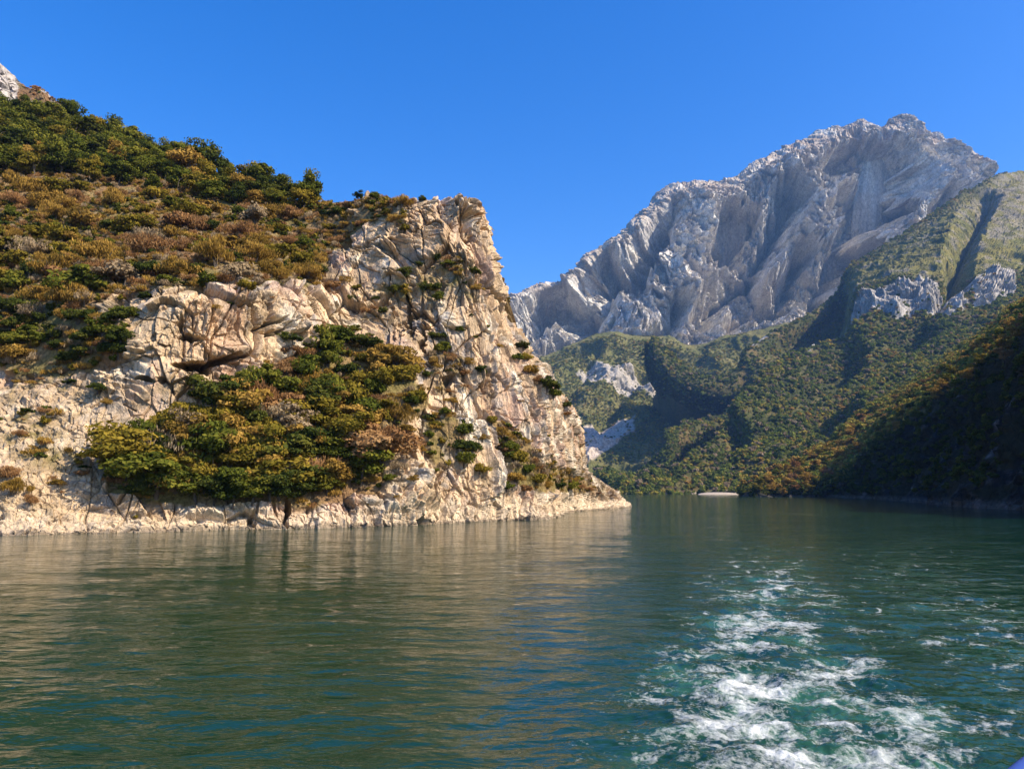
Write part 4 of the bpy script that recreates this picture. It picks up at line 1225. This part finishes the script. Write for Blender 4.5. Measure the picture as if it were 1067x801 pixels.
# wood on the foothill
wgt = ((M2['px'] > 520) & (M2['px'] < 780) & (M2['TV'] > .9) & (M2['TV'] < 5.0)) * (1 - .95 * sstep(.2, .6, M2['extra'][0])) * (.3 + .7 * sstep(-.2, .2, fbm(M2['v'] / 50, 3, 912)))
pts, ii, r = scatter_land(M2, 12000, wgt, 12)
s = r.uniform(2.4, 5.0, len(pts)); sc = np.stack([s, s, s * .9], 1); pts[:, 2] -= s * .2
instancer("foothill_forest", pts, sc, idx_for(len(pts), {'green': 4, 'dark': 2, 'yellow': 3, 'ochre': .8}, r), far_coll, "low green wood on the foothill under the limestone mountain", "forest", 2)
# undergrowth between the trees on the right slope
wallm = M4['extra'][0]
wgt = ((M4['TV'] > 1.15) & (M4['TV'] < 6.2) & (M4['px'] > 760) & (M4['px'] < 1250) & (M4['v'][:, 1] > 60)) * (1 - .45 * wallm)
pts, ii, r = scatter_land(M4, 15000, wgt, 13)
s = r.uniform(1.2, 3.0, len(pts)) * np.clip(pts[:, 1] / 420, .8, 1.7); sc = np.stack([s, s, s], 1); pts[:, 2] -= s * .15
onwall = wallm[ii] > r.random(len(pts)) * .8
i_lit = idx_for(len(pts), {'green': 2, 'yellow': 4.5, 'ochre': 3.4, 'rusty': .6}, r); i_shaded = idx_for(len(pts), {'dark': 6, 'green': 1}, r)  # brighter leaves paint sun on the band, dark leaves paint shade on the wall
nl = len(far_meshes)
idx = np.where(onwall, i_shaded, i_lit + nl)
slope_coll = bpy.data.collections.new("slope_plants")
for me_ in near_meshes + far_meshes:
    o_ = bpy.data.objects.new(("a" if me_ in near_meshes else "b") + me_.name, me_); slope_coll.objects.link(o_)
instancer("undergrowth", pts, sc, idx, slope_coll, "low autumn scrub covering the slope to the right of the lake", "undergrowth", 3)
# brush on the mountainside meadow and hilltop
wgt = (M5['TV'] > .5) * (M5['TV'] < 4.1) * sstep(20, 40, M5['px'])
pts, ii, r = scatter_land(M5, 900, wgt, 14)
s = r.uniform(.6, 1.5, len(pts)); sc = np.stack([s, s, s], 1)
instancer("hilltop_brush", pts, sc, idx_for(len(pts), {'rusty': 3, 'ochre': 1, 'bare': 2, 'green': .6}, r), far_coll, "reddish brown brush on the hilltop behind the crest", "brush", 4)
# small brush and grass on the headland
small = []
for ci, cname in enumerate(['rusty', 'ochre', 'bare', 'yellow', 'green', 'dark']):
    v, f, t = leaf_cloud(4000 + ci, 300, .9, .6, .02, .16, 7, up=1.0 if ci < 3 else 0.0)
    small.append(mesh_of(f"s{ci:02d}_tuft", v, f, LEAFC[cname], t))
small_coll = proto_collection("small_tufts", small)
CL = dict(v=cliff_v, shape=(nr, nc))
okc = (cliff_TV > 1.7) & (cliff_TV < 8.3) & (cliff_px > -60)
upz = sstep(320, 290, cliff_py)
wgt = okc * (sstep(.35, .8, cliff_veg) * (1 + .4 * upz) * (.25 + sstep(-.2, .2, fbm(cliff_v / 5.5, 3, 931))) + .015)
pts, ii, r = scatter_land(CL, 14500, wgt, 15)
s = r.uniform(.45, 1.5, len(pts)) * (.5 + .5 * sstep(.2, .7, cliff_veg[ii])); sc = np.stack([s, s, s * r.uniform(.7, 1.3, len(pts))], 1)
nz = fbm(cliff_v[ii] / 14, 3, 925)
w1 = r.choice(6, len(pts), p=[.26, .34, .26, .09, .04, .01]); w2 = r.choice(6, len(pts), p=[.10, .25, .12, .25, .18, .10])
idx = np.where(nz > -.02, w1, w2)
instancer("brush", pts, sc, idx, small_coll, "low rust and ochre brush covering the slopes of the headland", "brush", 5)

# ------------------------------------------------------------------ the boat's blue rail in the bottom right corner
m_blue, nt, out = new_mat("blue_boat_paint")
b = N(nt, "ShaderNodeBsdfPrincipled"); b.inputs['Roughness'].default_value = .35
geo = N(nt, "ShaderNodeNewGeometry"); n1 = noise_node(nt, geo.outputs['Position'], 6, 5)
r_ = N(nt, "ShaderNodeValToRGB"); r_.color_ramp.elements[0].color = (.045, .085, .30, 1); r_.color_ramp.elements[1].color = (.075, .13, .40, 1)
nt.links.new(n1.outputs['Fac'], r_.inputs[0]); nt.links.new(r_.outputs[0], b.inputs['Base Color']); nt.links.new(b.outputs[0], out.inputs['Surface'])
def pipe(path, rad, sides=20):
    path = np.array(path, float); n = len(path); t = np.gradient(path, axis=0); t /= np.linalg.norm(t, axis=1, keepdims=True)
    up = np.array([0, 0, 1.0]); vs = []
    for k in range(n):
        a = np.cross(t[k], up)
        if np.linalg.norm(a) < .1: a = np.cross(t[k], [0, 1, 0])
        a /= np.linalg.norm(a); b2 = np.cross(a, t[k]); th = np.linspace(0, 2 * np.pi, sides, endpoint=False)
        vs.append(path[k] + rad * (np.cos(th)[:, None] * a + np.sin(th)[:, None] * b2))
    v = np.concatenate(vs); f = []
    for k in range(n - 1):
        for i in range(sides):
            f.append([k * sides + i, k * sides + (i + 1) % sides, (k + 1) * sides + (i + 1) % sides, (k + 1) * sides + i])
    return v, np.array(f)
rail = link(bpy.data.objects.new("boat_rail", None))
tag(rail, "blue painted boat rail in the bottom right corner, close to the camera", "rail")
c0 = np.array(P(1068, 812, 1.9))
rail.location = tuple(c0)
path = [(-1.2 + .0, -1.6, -1.15)]
tt = np.linspace(0, 1, 24)
path = [np.array([lerp(-.42, .9, t), lerp(-.10, .38, t) + .05 * math.sin(t * 3), -.30 + .34 * math.sin(min(1, t * 1.35) * math.pi / 2)]) for t in tt]
v, f = pipe(path, .045); me = mesh_of("top_rail", v, f, m_blue, smooth=True)
o = link(bpy.data.objects.new("top_rail", me)); o.parent = rail
for t in (.12, .6, .97):
    k = int(t * 23); q0 = path[k] + np.array([0, 0, -.01]); q1 = q0 + np.array([0, 0, -1.1])
    v, f = pipe([q0, (q0 + q1) / 2 + np.array([1e-3, 0, 0]), q1 + np.array([2e-3, 0, 0])], .028, 14)
    o = link(bpy.data.objects.new("post", mesh_of("rail_post", v, f, m_blue, smooth=True))); o.parent = rail

# ------------------------------------------------------------------ haze
HAZE = True
if HAZE:
    import bmesh
    bm = bmesh.new(); bmesh.ops.create_cube(bm, size=1.0)
    me = bpy.data.meshes.new("haze"); bm.to_mesh(me); bm.free()
    hz = link(bpy.data.objects.new("haze", me)); tag(hz, "faint blue haze filling the valley air", "haze", kind='stuff')
    allz = max(float(M['v'][:, 2].max()) for M in (M1, M3))
    x0, x1, y0, y1, z0, z1 = -12000, 12000, -1500, 11000, -60, allz + 60
    hz.location = ((x0 + x1) / 2, (y0 + y1) / 2, (z0 + z1) / 2); hz.scale = (x1 - x0, y1 - y0, z1 - z0)
    m, nt, out = new_mat("haze_air")
    pv = N(nt, "ShaderNodeVolumePrincipled"); pv.inputs['Color'].default_value = (.24, .50, 1.0, 1); pv.inputs['Density'].default_value = 4.4e-5
    pv.inputs['Anisotropy'].default_value = 0.0
    nt.links.new(pv.outputs[0], out.inputs['Volume']); me.materials.append(m)
